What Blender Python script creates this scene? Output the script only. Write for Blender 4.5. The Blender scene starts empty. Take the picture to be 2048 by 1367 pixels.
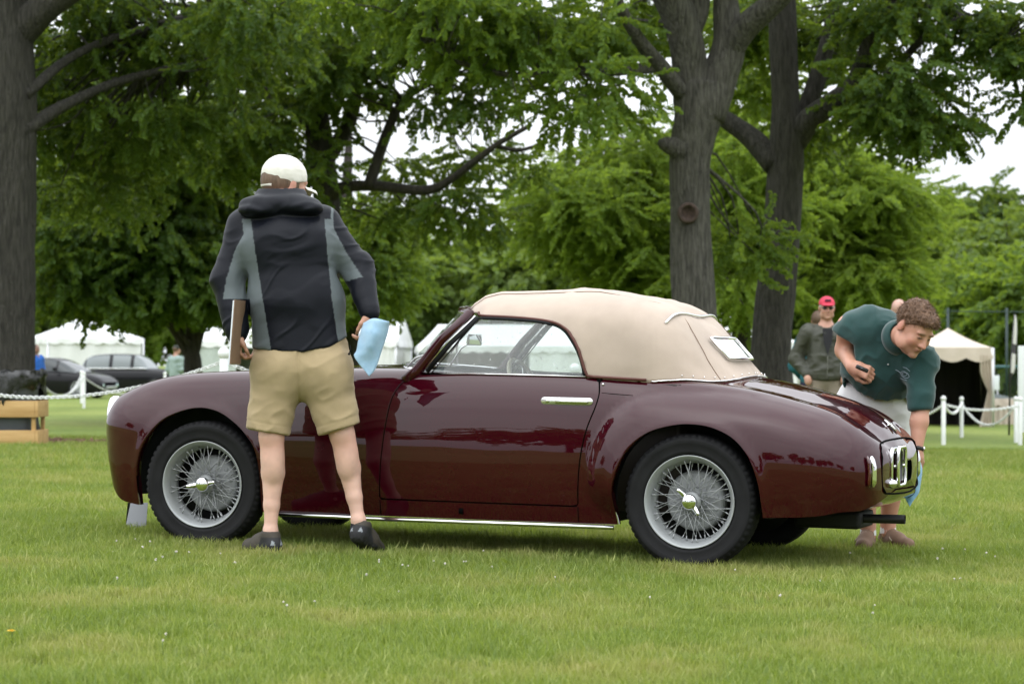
import bpy, bmesh, math, random
import numpy as np
from mathutils import Vector, Matrix
SC = bpy.context.scene
COL = SC.collection
R = math.radians
# ------------------------------------------------------------------ camera
FPX, HOR, CAMH = 4836.0, 725.0, 0.87       # focal length in photo pixels, horizon row, eye height
cam = bpy.data.objects.new('camera', bpy.data.cameras.new('camera')); COL.objects.link(cam)
cam.location = (0, 0, CAMH); cam.rotation_euler = (R(90), 0, 0)
cam.data.sensor_width = 36; cam.data.lens = FPX / 2048 * 36
cam.data.shift_y = (HOR - 683.5) / 2048
cam.data.clip_end = 3000
cam.data.dof.use_dof = True; cam.data.dof.focus_distance = 10.95; cam.data.dof.aperture_fstop = 5.6
SC.camera = cam
# ------------------------------------------------------------------ overcast sky and veiled sun
SUN_EL, SUN_AZ = 62, 205                     # degrees; azimuth measured from +Y clockwise
w = bpy.data.worlds.new('World'); SC.world = w; w.use_nodes = True
nt = w.node_tree; nt.nodes.clear()
def wn(t, **k):
    n = nt.nodes.new(t)
    for a, b in k.items(): setattr(n, a, b)
    return n
out = wn('ShaderNodeOutputWorld'); bg = wn('ShaderNodeBackground'); sky = wn('ShaderNodeTexSky')
sky.sky_type = 'NISHITA'; sky.sun_disc = False
sky.sun_elevation = R(SUN_EL); sky.sun_rotation = R(SUN_AZ); sky.air_density = 1.0; sky.dust_density = 6.0
hs = wn('ShaderNodeHueSaturation'); hs.inputs['Saturation'].default_value = 0.12
tc = wn('ShaderNodeTexCoord'); mp = wn('ShaderNodeMapping'); mp.inputs['Scale'].default_value = (1.2, 1.2, 4.0)
nz = wn('ShaderNodeTexNoise'); nz.inputs['Scale'].default_value = 1.6; nz.inputs['Detail'].default_value = 5; nz.inputs['Roughness'].default_value = 0.55
cr = wn('ShaderNodeValToRGB'); cr.color_ramp.elements[0].position = 0.3; cr.color_ramp.elements[1].position = 0.72
cr.color_ramp.elements[0].color = (6.6, 7.0, 7.5, 1); cr.color_ramp.elements[1].color = (9.6, 9.9, 10.2, 1)
sx = wn('ShaderNodeSeparateXYZ'); mr = wn('ShaderNodeMapRange'); mr.inputs['From Min'].default_value = 0.0; mr.inputs['From Max'].default_value = 1.0
mr.inputs['To Min'].default_value = 1.0; mr.inputs['To Max'].default_value = 2.7
mul = wn('ShaderNodeVectorMath', operation='SCALE'); mix = wn('ShaderNodeMix', data_type='RGBA'); mix.inputs['Factor'].default_value = 0.8
L = nt.links.new
L(sky.outputs[0], hs.inputs['Color']); L(tc.outputs['Generated'], mp.inputs[0]); L(mp.outputs[0], nz.inputs['Vector']); L(nz.outputs['Fac'], cr.inputs[0])
L(tc.outputs['Generated'], sx.inputs[0]); L(sx.outputs['Z'], mr.inputs['Value'])
L(cr.outputs[0], mul.inputs[0]); L(mr.outputs[0], mul.inputs['Scale'])
L(hs.outputs[0], mix.inputs['A']); L(mul.outputs[0], mix.inputs['B']); L(mix.outputs['Result'], bg.inputs['Color']); L(bg.outputs[0], out.inputs[0])
bg.inputs['Strength'].default_value = 0.13
sun = bpy.data.objects.new('sun', bpy.data.lights.new('sun', 'SUN')); COL.objects.link(sun)
sun.data.energy = 0.6; sun.data.angle = R(120); sun.data.color = (1, 0.97, 0.92)
az = R(SUN_AZ); el = R(SUN_EL)
sun.rotation_euler = Vector((-math.sin(az) * math.cos(el), -math.cos(az) * math.cos(el), -math.sin(el))).to_track_quat('-Z', 'Y').to_euler()
SC.view_settings.view_transform = 'Standard'; SC.view_settings.look = 'None'
SC.view_settings.exposure = 0.24; SC.view_settings.gamma = 1; SC.view_settings.use_curve_mapping = False
SC.render.engine = 'CYCLES'
cy = SC.cycles
cy.use_denoising = True; cy.max_bounces = 6; cy.diffuse_bounces = 3; cy.glossy_bounces = 3; cy.transmission_bounces = 4
cy.transparent_max_bounces = 12; cy.caustics_reflective = False; cy.caustics_refractive = False; cy.sample_clamp_indirect = 4
cy.use_adaptive_sampling = True; cy.adaptive_threshold = 0.02
SC.render.film_transparent = False
# ------------------------------------------------------------------ helpers
rng = np.random.default_rng(7)
def smooth01(a, b, x):
    t = np.clip((x - a) / (b - a), 0, 1); return t * t * (3 - 2 * t)
def ground_z(x, y):                                    # the lawn: a slight cross fall, dropping gently away behind the car
    xc = 14 * np.tanh(np.asarray(x, float) / 14)
    return -0.052 - 0.0163 * (xc - 0.782) - 0.5 * smooth01(14, 50, np.asarray(y, float))
def at(px, py, Y):                                     # photo pixel + distance -> point
    return Vector(((px - 1024) / FPX * Y, Y, CAMH + (HOR - py) / FPX * Y))
def gpt(px, Y, dz=0.0):                                # point on the lawn under a photo column
    x = (px - 1024) / FPX * Y
    return Vector((x, Y, float(ground_z(x, Y)) + dz))
def tag(o, label=None, cat=None, group=None, kind=None):
    if label: o['label'] = label
    if cat: o['category'] = cat
    if group: o['group'] = group
    if kind: o['kind'] = kind
    return o
def empty(name, loc=(0, 0, 0), rot=(0, 0, 0), parent=None):
    o = bpy.data.objects.new(name, None); COL.objects.link(o)
    o.location = loc; o.rotation_euler = rot; o.empty_display_size = 0.1
    if parent: o.parent = parent
    return o
def mesh_obj(name, verts, faces, mat=None, parent=None, smooth=True, normals=None, mats=None, fmat=None, attrs=None):
    if normals is not None:                            # wind every face to agree with its given normals
        V_ = np.asarray(verts, float); N_ = np.asarray(normals, float); fl = []
        for q in faces:
            c = np.cross(V_[q[1]] - V_[q[0]], V_[q[2]] - V_[q[0]])
            if len(q) > 3: c = c + np.cross(V_[q[2]] - V_[q[0]], V_[q[3]] - V_[q[0]])
            fl.append(tuple(q) if c @ N_[list(q)].sum(0) >= 0 else tuple(q)[::-1])
        faces = fl
    me = bpy.data.meshes.new(name)
    me.from_pydata([tuple(map(float, v)) for v in verts], [], [tuple(map(int, q)) for q in faces])
    if mats:
        for m in mats: me.materials.append(m)
        if fmat is not None: me.polygons.foreach_set('material_index', np.asarray(fmat, np.int32))
    elif mat: me.materials.append(mat)
    if smooth: me.polygons.foreach_set('use_smooth', np.ones(len(me.polygons), bool))
    if attrs:
        for k, a in attrs.items():
            a = np.asarray(a, np.float32)
            if a.ndim == 2:
                at_ = me.attributes.new(k, 'FLOAT_COLOR', 'POINT'); at_.data.foreach_set('color', np.c_[a, np.ones(len(a))].astype(np.float32).ravel())
            else:
                at_ = me.attributes.new(k, 'FLOAT', 'POINT'); at_.data.foreach_set('value', a)
    me.validate(); me.update()
    if normals is not None and len(normals) == len(me.vertices):
        me.normals_split_custom_set_from_vertices([tuple(map(float, n)) for n in normals])
    o = bpy.data.objects.new(name, me); COL.objects.link(o)
    if parent: o.parent = parent
    return o
class MB:                                              # collects shapes that belong to one mesh
    def __init__(s): s.v = []; s.f = []; s.m = []
    def add(s, v, f, m=0):
        b = len(s.v); s.v += [tuple(map(float, p)) for p in v]; s.f += [tuple(i + b for i in q) for q in f]; s.m += [m] * len(f)
    def box(s, lo, hi, m=0, M=None, bev=0.0):
        x0, y0, z0 = lo; x1, y1, z1 = hi
        if bev > 0:
            b = bev; v = []; f = []
            bm = bmesh.new(); bmesh.ops.create_cube(bm, size=1)
            for p in bm.verts: p.co = Vector(((x0 + x1) / 2 + p.co.x * (x1 - x0), (y0 + y1) / 2 + p.co.y * (y1 - y0), (z0 + z1) / 2 + p.co.z * (z1 - z0)))
            bmesh.ops.bevel(bm, geom=bm.edges[:], offset=b, segments=2, affect='EDGES', profile=0.6)
            bm.verts.index_update(); v = [p.co.copy() for p in bm.verts]; f = [tuple(q.index for q in fc.verts) for fc in bm.faces]; bm.free()
        else:
            v = [Vector(p) for p in ((x0, y0, z0), (x1, y0, z0), (x1, y1, z0), (x0, y1, z0), (x0, y0, z1), (x1, y0, z1), (x1, y1, z1), (x0, y1, z1))]
            f = [(0, 3, 2, 1), (4, 5, 6, 7), (0, 1, 5, 4), (1, 2, 6, 5), (2, 3, 7, 6), (3, 0, 4, 7)]
        if M: v = [M @ Vector(p) for p in v]
        s.add(v, f, m)
    def tube(s, pts, rad, n=8, m=0, cap=True, flat=None, closed=False):
        v, f = tube(pts, rad, n, cap, flat, closed); s.add(v, f, m)
    def lathe(s, prof, n=24, m=0, M=None):             # prof: (r, axial) pairs revolved about local Z
        v = []; f = []
        for r, z in prof:
            for k in range(n):
                a = 2 * math.pi * k / n; v.append(Vector((r * math.cos(a), r * math.sin(a), z)))
        for i in range(len(prof) - 1):
            for k in range(n):
                f.append((i * n + k, i * n + (k + 1) % n, (i + 1) * n + (k + 1) % n, (i + 1) * n + k))
        if M: v = [M @ p for p in v]
        s.add(v, f, m)
    def ball(s, c, r, n=10, m=0, sc=(1, 1, 1)):
        prof = [(max(1e-4, math.sin(math.pi * i / n)) , -math.cos(math.pi * i / n)) for i in range(n + 1)]
        s.lathe([(a * r, b * r) for a, b in prof], n * 2, m, Matrix.Translation(c) @ Matrix.Diagonal((*sc, 1)))
    def build(s, name, mat=None, parent=None, smooth=True, mats=None, **k):
        return mesh_obj(name, s.v, s.f, mat, parent, smooth, mats=mats, fmat=s.m if mats else None, **k)
def tube(pts, rad, n=8, cap=True, flat=None, closed=False):
    P = [Vector(p) for p in pts]; rad = list(rad) if hasattr(rad, '__len__') else [rad] * len(P)
    v = []; f = []; N = len(P); prev = None
    for i, p in enumerate(P):
        a = P[(i - 1) % N] if (closed or i > 0) else p; b = P[(i + 1) % N] if (closed or i < N - 1) else p
        t = (b - a).normalized()
        if prev is None:
            u = t.cross(Vector((0, 0, 1)))
            if u.length < 0.1: u = t.cross(Vector((1, 0, 0)))
        else: u = prev - t * prev.dot(t)
        u.normalize(); prev = u; q = t.cross(u)
        fu, fq = flat if flat else (1, 1)
        for k in range(n):
            an = 2 * math.pi * k / n; v.append(p + u * (math.cos(an) * rad[i] * fu) + q * (math.sin(an) * rad[i] * fq))
    for i in range(N if closed else N - 1):
        j = (i + 1) % N
        for k in range(n): f.append((i * n + k, i * n + (k + 1) % n, j * n + (k + 1) % n, j * n + k))
    if cap and not closed: f.append(tuple(range(n))[::-1]); f.append(tuple(range((N - 1) * n, N * n)))
    return v, f
def crom(P, m=6, closed=False):                        # Catmull-Rom through points
    P = [np.asarray(p, float) for p in P]; N = len(P); o = []
    for i in range(N if closed else N - 1):
        p1 = P[i]; p2 = P[(i + 1) % N]
        p0 = P[(i - 1) % N] if (closed or i > 0) else 2 * p1 - p2
        p3 = P[(i + 2) % N] if (closed or i + 2 < N) else 2 * p2 - p1
        for k in range(m):
            t = k / m
            o.append(0.5 * ((2 * p1) + (-p0 + p2) * t + (2 * p0 - 5 * p1 + 4 * p2 - p3) * t * t + (-p0 + 3 * p1 - 3 * p2 + p3) * t ** 3))
    if not closed: o.append(P[-1])
    return o
def pchip(xs, ys, x):                                  # monotone cubic table lookup
    xs = np.asarray(xs, float); ys = np.asarray(ys, float)
    if xs[0] > xs[-1]: xs = xs[::-1]; ys = ys[::-1]
    h = np.diff(xs); d = np.diff(ys) / h; m = np.zeros(len(xs))
    for i in range(1, len(xs) - 1):
        if d[i - 1] * d[i] > 0:
            w1 = 2 * h[i] + h[i - 1]; w2 = h[i] + 2 * h[i - 1]; m[i] = (w1 + w2) / (w1 / d[i - 1] + w2 / d[i])
    m[0] = d[0]; m[-1] = d[-1]
    x = np.clip(x, xs[0], xs[-1]); i = np.clip(np.searchsorted(xs, x) - 1, 0, len(h) - 1)
    t = (x - xs[i]) / h[i]
    return (2 * t**3 - 3 * t**2 + 1) * ys[i] + (t**3 - 2 * t**2 + t) * h[i] * m[i] + (-2 * t**3 + 3 * t**2) * ys[i + 1] + (t**3 - t**2) * h[i] * m[i + 1]
def _h(ix, iy, iz, s):
    n = (ix * 374761393 + iy * 668265263 + iz * 2147483647 + s * 974711) & 0xffffffff
    n = ((n ^ (n >> 13)) * 1274126177) & 0xffffffff
    return ((n ^ (n >> 16)) & 0xffff) / 32767.5 - 1
def vnoise(P, s=0):                                    # smooth value noise on an (n,3) array, -1..1
    P = np.asarray(P, float); i = np.floor(P).astype(np.int64); f = P - i; f = f * f * f * (f * (f * 6 - 15) + 10)
    r = 0
    for dx in (0, 1):
        for dy in (0, 1):
            for dz in (0, 1):
                wgt = (f[:, 0] if dx else 1 - f[:, 0]) * (f[:, 1] if dy else 1 - f[:, 1]) * (f[:, 2] if dz else 1 - f[:, 2])
                r = r + wgt * _h(i[:, 0] + dx, i[:, 1] + dy, i[:, 2] + dz, s)
    return r
def copy_tree(o, parent=None):
    c = o.copy(); COL.objects.link(c); c.parent = parent
    for ch in list(o.children): copy_tree(ch, c)
    return c
# ------------------------------------------------------------------ materials
MATS = {}
class NG:                                              # tiny node-graph helper
    def __init__(s, m): s.t = m.node_tree
    def n(s, t, ins=None, **k):
        n = s.t.nodes.new(t)
        for a, b in k.items(): setattr(n, a, b)
        for a, b in (ins or {}).items():
            if isinstance(b, bpy.types.NodeSocket): s.t.links.new(b, n.inputs[a])
            else: n.inputs[a].default_value = b
        return n
    def l(s, a, b): s.t.links.new(a, b)
def mat(name, col, rough=0.6, metal=0.0, var=0.0, vscale=8.0, bump=0.0, bscale=60.0, spec=0.5, coat=0.0, sheen=0.0, col2=None, stretch=None, detail=4, trans=0.0, bdist=0.01, sss=0.0):
    if name in MATS: return MATS[name]
    m = bpy.data.materials.new(name); m.use_nodes = True; MATS[name] = m
    g = NG(m); b = m.node_tree.nodes['Principled BSDF']
    b.inputs['Base Color'].default_value = (*col, 1); b.inputs['Roughness'].default_value = rough; b.inputs['Metallic'].default_value = metal
    b.inputs['Specular IOR Level'].default_value = spec; b.inputs['Coat Weight'].default_value = coat; b.inputs['Coat Roughness'].default_value = 0.03
    b.inputs['Sheen Weight'].default_value = sheen
    if sss: b.inputs['Subsurface Weight'].default_value = sss; b.inputs['Subsurface Radius'].default_value = (0.012, 0.004, 0.002)
    tc = g.n('ShaderNodeTexCoord'); src = tc.outputs['Object']
    if stretch: src = g.n('ShaderNodeMapping', {'Vector': src, 'Scale': stretch}).outputs[0]
    if var or col2:
        nzz = g.n('ShaderNodeTexNoise', {'Vector': src, 'Scale': vscale, 'Detail': detail, 'Roughness': 0.6})
        c2 = col2 or tuple(min(1, c * (1 + var)) for c in col); c1 = col if col2 else tuple(c * (1 - var) for c in col)
        rp = g.n('ShaderNodeValToRGB', {'Fac': nzz.outputs['Fac']}); rp.color_ramp.elements[0].position = 0.33; rp.color_ramp.elements[1].position = 0.67
        rp.color_ramp.elements[0].color = (*c1, 1); rp.color_ramp.elements[1].color = (*c2, 1); g.l(rp.outputs[0], b.inputs['Base Color'])
    if bump:
        n2 = g.n('ShaderNodeTexNoise', {'Vector': src, 'Scale': bscale, 'Detail': 5, 'Roughness': 0.6})
        bp = g.n('ShaderNodeBump', {'Height': n2.outputs['Fac'], 'Strength': bump, 'Distance': bdist}); g.l(bp.outputs[0], b.inputs['Normal'])
    return m
def attr_mat(name, attr='col', rough=0.6, bump=0.0, bscale=300.0, sheen=0.0, spec=0.5, bdist=0.004, sss=0.0):
    if name in MATS: return MATS[name]
    m = mat(name, (0.5, 0.5, 0.5), rough, bump=bump, bscale=bscale, sheen=sheen, spec=spec, bdist=bdist, sss=sss)
    g = NG(m); a = g.n('ShaderNodeAttribute', attribute_name=attr); g.l(a.outputs['Color'], m.node_tree.nodes['Principled BSDF'].inputs['Base Color'])
    return m
CHROME = mat('chrome', (0.82, 0.82, 0.83), 0.06, 1.0)
RUBBER = mat('black_rubber', (0.010, 0.010, 0.011), 0.7, var=0.25, vscale=9, spec=0.22, bump=0.15, bscale=120, bdist=0.002)
BLACK = mat('black_underbody', (0.006, 0.006, 0.006), 0.7)
WHITE = mat('white_plastic', (0.74, 0.75, 0.75), 0.45, var=0.04)
# ------------------------------------------------------------------ lawn
def leaf_material(name, cols, trans=0.45, rough=0.5, nscale=0.35, spec=0.3, rnd=0.5, dry=None, blade=0.0):
    m = bpy.data.materials.new(name); m.use_nodes = True; MATS[name] = m
    g = NG(m); t = m.node_tree; b = t.nodes['Principled BSDF']; o = t.nodes['Material Output']
    geo = g.n('ShaderNodeNewGeometry'); oi = g.n('ShaderNodeObjectInfo')
    n1 = g.n('ShaderNodeTexNoise', {'Vector': geo.outputs['Position'], 'Scale': nscale, 'Detail': 5, 'Roughness': 0.65})
    add = g.n('ShaderNodeMath', {0: oi.outputs['Random'], 1: rnd}, operation='MULTIPLY')
    a2 = g.n('ShaderNodeMath', {0: n1.outputs['Fac'], 1: add.outputs[0]}, operation='ADD')
    if blade:
        at_ = g.n('ShaderNodeAttribute', attribute_name='rv'); b2 = g.n('ShaderNodeMath', {0: at_.outputs['Fac'], 1: blade}, operation='MULTIPLY'); a2 = g.n('ShaderNodeMath', {0: a2.outputs[0], 1: b2.outputs[0]}, operation='ADD')
    rp = g.n('ShaderNodeMapRange', {'Value': a2.outputs[0], 'From Min': 0.3 , 'From Max': 0.7 + rnd + blade})
    ramp = g.n('ShaderNodeValToRGB', {'Fac': rp.outputs[0]}); e = ramp.color_ramp.elements
    while len(e) < len(cols): e.new(0.5)
    for i, c in enumerate(cols): e[i].position = i / (len(cols) - 1); e[i].color = (*c, 1)
    col = ramp.outputs[0]
    if dry:
        n2 = g.n('ShaderNodeTexNoise', {'Vector': geo.outputs['Position'], 'Scale': dry[1], 'Detail': 6, 'Roughness': 0.7})
        k = g.n('ShaderNodeMapRange', {'Value': n2.outputs['Fac'], 'From Min': 0.48, 'From Max': 0.68, 'To Max': dry[2]})
        mx = g.n('ShaderNodeMix', {'Factor': k.outputs[0], 'A': col, 'B': (*dry[0], 1)}, data_type='RGBA'); col = mx.outputs['Result']
    g.l(col, b.inputs['Base Color']); b.inputs['Roughness'].default_value = rough; b.inputs['Specular IOR Level'].default_value = spec
    tr = g.n('ShaderNodeBsdfTranslucent'); br = g.n('ShaderNodeMix', {'Factor': 0.6, 'A': col, 'B': (0.42, 0.55, 0.045, 1)}, data_type='RGBA'); g.l(br.outputs['Result'], tr.inputs['Color'])
    mxs = g.n('ShaderNodeMixShader', {'Fac': trans}); g.l(b.outputs[0], mxs.inputs[1]); g.l(tr.outputs[0], mxs.inputs[2]); g.l(mxs.outputs[0], o.inputs['Surface'])
    return m
GRASS_COLS = [(0.062, 0.112, 0.020), (0.190, 0.250, 0.054), (0.45, 0.47, 0.165)]
def lawn_material():
    m = mat('lawn_soil_and_turf', (0.1, 0.15, 0.03), 0.85, spec=0.15); g = NG(m); b = m.node_tree.nodes['Principled BSDF']
    geo = g.n('ShaderNodeNewGeometry')
    big = g.n('ShaderNodeTexNoise', {'Vector': geo.outputs['Position'], 'Scale': 0.16, 'Detail': 4, 'Roughness': 0.6})
    mp = g.n('ShaderNodeMapping', {'Vector': geo.outputs['Position'], 'Scale': (1, 0.6, 1)})
    fine = g.n('ShaderNodeTexNoise', {'Vector': mp.outputs[0], 'Scale': 9, 'Detail': 8, 'Roughness': 0.75})
    s = g.n('ShaderNodeMath', {0: big.outputs['Fac'], 1: fine.outputs['Fac']}, operation='ADD')
    k = g.n('ShaderNodeMapRange', {'Value': s.outputs[0], 'From Min': 0.72, 'From Max': 1.28})
    r = g.n('ShaderNodeValToRGB', {'Fac': k.outputs[0]}); e = r.color_ramp.elements; e.new(0.5)
    for i, c in enumerate([(0.085, 0.135, 0.026), (0.16, 0.205, 0.044), (0.25, 0.285, 0.075)]): e[i].position = i / 2; e[i].color = (*c, 1)
    g.l(r.outputs[0], b.inputs['Base Color'])
    bp = g.n('ShaderNodeBump', {'Height': fine.outputs['Fac'], 'Strength': 0.9, 'Distance': 0.05}); g.l(bp.outputs[0], b.inputs['Normal'])
    return m
def axis(a, b, dense):
    o = [a]; x = a
    while x < b:
        x += dense(x); o.append(min(x, b))
    return np.array(o)
gx = axis(-420, 420, lambda x: 0.6 + abs(x) * 0.05); gy = axis(-320, 900, lambda y: 0.6 + abs(y - 15) * 0.04)
GX, GY = np.meshgrid(gx, gy); GZ = ground_z(GX, GY) + 0.012 * vnoise(np.c_[GX.ravel() * 0.35, GY.ravel() * 0.35, 0 * GX.ravel()]).reshape(GX.shape)
nx = len(gx); fs = [(j * nx + i, j * nx + i + 1, (j + 1) * nx + i + 1, (j + 1) * nx + i) for j in range(len(gy) - 1) for i in range(nx - 1)]
lawn = mesh_obj('lawn', np.c_[GX.ravel(), GY.ravel(), GZ.ravel()], fs, lawn_material()); lawn['kind'] = 'structure'
# --- instancing of tiny pieces (grass tufts, leaf sprigs) on a cloud of points
def source_collection(name, objs):
    c = bpy.data.collections.new(name)
    for o in objs:
        for q in list(o.users_collection): q.objects.unlink(o)
        c.objects.link(o)
    return c
def scatter(name, pts, rot, scl, coll, parent=None):
    me = bpy.data.meshes.new(name); me.from_pydata([tuple(map(float, p)) for p in pts], [], [])
    a = me.attributes.new('rot', 'FLOAT_VECTOR', 'POINT'); a.data.foreach_set('vector', np.asarray(rot, np.float32).ravel())
    a = me.attributes.new('scl', 'FLOAT', 'POINT'); a.data.foreach_set('value', np.asarray(scl, np.float32))
    o = bpy.data.objects.new(name, me); COL.objects.link(o); o.parent = parent
    key = 'instance_' + coll.name
    ng = bpy.data.node_groups.get(key)
    if not ng:
        ng = bpy.data.node_groups.new(key, 'GeometryNodeTree')
        ng.interface.new_socket('Geometry', in_out='INPUT', socket_type='NodeSocketGeometry'); ng.interface.new_socket('Geometry', in_out='OUTPUT', socket_type='NodeSocketGeometry')
        N = ng.nodes.new; gi = N('NodeGroupInput'); go = N('NodeGroupOutput'); ip = N('GeometryNodeInstanceOnPoints'); ci = N('GeometryNodeCollectionInfo')
        ci.inputs['Collection'].default_value = coll; ci.inputs['Separate Children'].default_value = True; ci.inputs['Reset Children'].default_value = True
        r1 = N('GeometryNodeInputNamedAttribute'); r1.data_type = 'FLOAT_VECTOR'; r1.inputs['Name'].default_value = 'rot'
        s1 = N('GeometryNodeInputNamedAttribute'); s1.data_type = 'FLOAT'; s1.inputs['Name'].default_value = 'scl'
        er = N('FunctionNodeEulerToRotation'); rv = N('FunctionNodeRandomValue'); rv.data_type = 'INT'
        for s in rv.inputs:
            if s.type == 'INT' and s.name == 'Max': s.default_value = len(coll.objects) - 1
            if s.type == 'INT' and s.name == 'Min': s.default_value = 0
        lk = ng.links.new
        lk(gi.outputs[0], ip.inputs['Points']); lk(ci.outputs[0], ip.inputs['Instance']); ip.inputs['Pick Instance'].default_value = True
        lk([s for s in rv.outputs if s.type == 'INT'][0], ip.inputs['Instance Index'])
        lk(r1.outputs[0], er.inputs[0]); lk(er.outputs[0], ip.inputs['Rotation']); lk(s1.outputs[0], ip.inputs['Scale']); lk(ip.outputs[0], go.inputs[0])
    md = o.modifiers.new('instances', 'NODES'); md.node_group = ng
    return o
grass_mat = leaf_material('grass_blades', GRASS_COLS, trans=0.35, rough=0.55, nscale=0.55, spec=0.35, rnd=0.3, dry=((0.40, 0.34, 0.14), 1.1, 0.75), blade=0.75)
def tuft(i):
    r = random.Random(100 + i); mb = MB(); rv = []
    for b in range(44):
        rv += [r.random() ** 1.4] * 5
        a = r.uniform(0, 6.28); d = 0.075 * math.sqrt(r.random()); x, y = d * math.cos(a), d * math.sin(a)
        h = r.uniform(0.022, 0.05) * (1.25 if r.random() < 0.12 else 1); wd = r.uniform(0.0013, 0.0027); t = r.uniform(0, 6.28); ln = r.uniform(0.1, 0.9) * h
        dx, dy = math.cos(t), math.sin(t); q = r.uniform(0, 6.28); sx_, sy_ = math.cos(q) * wd, math.sin(q) * wd
        mb.add([(x - sx_, y - sy_, -0.012), (x + sx_, y + sy_, -0.012), (x + dx * ln * .35 - sx_ * .8, y + dy * ln * .35 - sy_ * .8, h * .6), (x + dx * ln * .35 + sx_ * .8, y + dy * ln * .35 + sy_ * .8, h * .6), (x + dx * ln, y + dy * ln, h)],
               [(0, 1, 3, 2), (2, 3, 4)])
    return mb.build('grass_tuft', grass_mat, smooth=True, attrs={'rv': rv})
tufts = source_collection('grass_tufts', [tuft(i) for i in range(7)])
TREE1 = gpt(2, 30.5)                                     # foot of the big tree at the left, with its bark-mulch ring
def in_mulch(x, y): return ((x - TREE1.x - 0.15) / 1.35) ** 2 + ((y - TREE1.y) / 1.0) ** 2 < 1
gp = []
for (y0, y1, dens, s) in ((5.4, 9, 330, 0.85), (9, 13.5, 300, 1.0), (13.5, 20, 150, 1.25), (20, 36, 60, 1.7)):
    n = int(dens * (0.2118 * (y1 * y1 - y0 * y0) + 2.4 * (y1 - y0)))
    y = np.sqrt(rng.uniform(y0 * y0, y1 * y1, n)); x = rng.uniform(-1, 1, n) * (0.2118 * y + 1.2)
    gp.append(np.c_[x, y, np.full(n, s)])
gp = np.concatenate(gp); gp = gp[~in_mulch(gp[:, 0], gp[:, 1])]
patch = vnoise(np.c_[gp[:, :2] * 1.3, 0 * gp[:, 0]], 3) * 0.5 + vnoise(np.c_[gp[:, :2] * 4.1, 0 * gp[:, 0]], 4) * 0.5
n = len(gp)
gz = ground_z(gp[:, 0], gp[:, 1]) + 0.012 * vnoise(np.c_[gp[:, 0] * 0.35, gp[:, 1] * 0.35, 0 * gp[:, 0]])
grass = scatter('grass', np.c_[gp[:, :2], gz], np.c_[rng.normal(0, .12, n), rng.normal(0, .12, n), rng.uniform(0, 6.28, n)], gp[:, 2] * (1 + 0.28 * patch) * rng.uniform(0.8, 1.2, n), tufts)
tag(grass, 'short green lawn grass covering the whole show field', 'grass', kind='stuff')
# clover heads, a dandelion, mulch
clover_mat = mat('clover_white', (0.62, 0.58, 0.52), 0.8, var=0.1, vscale=90); stem_mat = mat('clover_stem', (0.10, 0.17, 0.04), 0.7)
mb = MB(); rc = random.Random(5)
spots = [(285, 1108), (300, 1097), (325, 1124), (352, 1117), (378, 1118), (441, 1116), (470, 1133), (233, 1097), (226, 1113), (312, 1134), (234, 1169), (332, 1277), (326, 1294), (567, 1210), (629, 1208),
         (758, 1128), (805, 1130), (816, 1132), (867, 1128), (890, 1131), (932, 1126), (967, 1104), (984, 1131), (733, 1153), (797, 1185), (1921, 1142), (1885, 1085), (1930, 1082), (1990, 1095), (1470, 1130), (1640, 1150), (1700, 1098), (1875, 1104), (1110, 1150), (1300, 1190), (1750, 1200), (1560, 1180)]
for px, py in spots:
    for k in range(rc.choice((1, 1, 1, 2))):
        Y = FPX * (CAMH + 0.0) / (py - HOR); x = (px - 1024) / FPX * Y + (rc.gauss(0, .03) if k else 0); Y += rc.gauss(0, .1) if k else 0; z = float(ground_z(x, Y)); hgt = rc.uniform(0.034, 0.05)
        mb.tube([(x, Y, z - .01), (x + rc.uniform(-.01, .01), Y, z + hgt)], 0.0012, 5, 1)
        c = Vector((x, Y, z + hgt)); s = rc.uniform(0.0035, 0.006)
        for q in range(14):
            d = Vector((rc.gauss(0, 1), rc.gauss(0, 1), rc.gauss(0.3, 1))).normalized(); mb.ball(c + d * s * .7, s * .42, 3, 0)
tag(mb.build('clover_flowers', mats=[clover_mat, stem_mat]), 'small white clover heads dotted through the lawn in front of the car', 'clover', kind='stuff')
p = Vector(((22 - 1024) / FPX * 7.55, 7.55, 0)); p.z = float(ground_z(p.x, p.y)); dn = empty('dandelion', p); tag(dn, 'single yellow dandelion in the grass at lower left', 'flower')
mb = MB(); mb.tube([(0, 0, -.01), (0.004, 0, .03), (0.003, 0, .05)], .0018, 6); mb.build('stem', stem_mat, dn)
mb = MB()
for k in range(46):
    a = k * 2.4; rr = 0.017 * math.sqrt((k + 1) / 46); t = Vector((math.cos(a) * rr, math.sin(a) * rr, .054 - rr * .35)); u = Vector((-math.sin(a), math.cos(a), 0)) * .0014
    mb.add([Vector((0.003, 0, .05)) - u, Vector((0.003, 0, .05)) + u, t + u, t - u], [(0, 1, 2, 3)])
mb.build('flower_head', mat('dandelion_yellow', (0.75, 0.45, 0.01), 0.7), dn)
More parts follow.
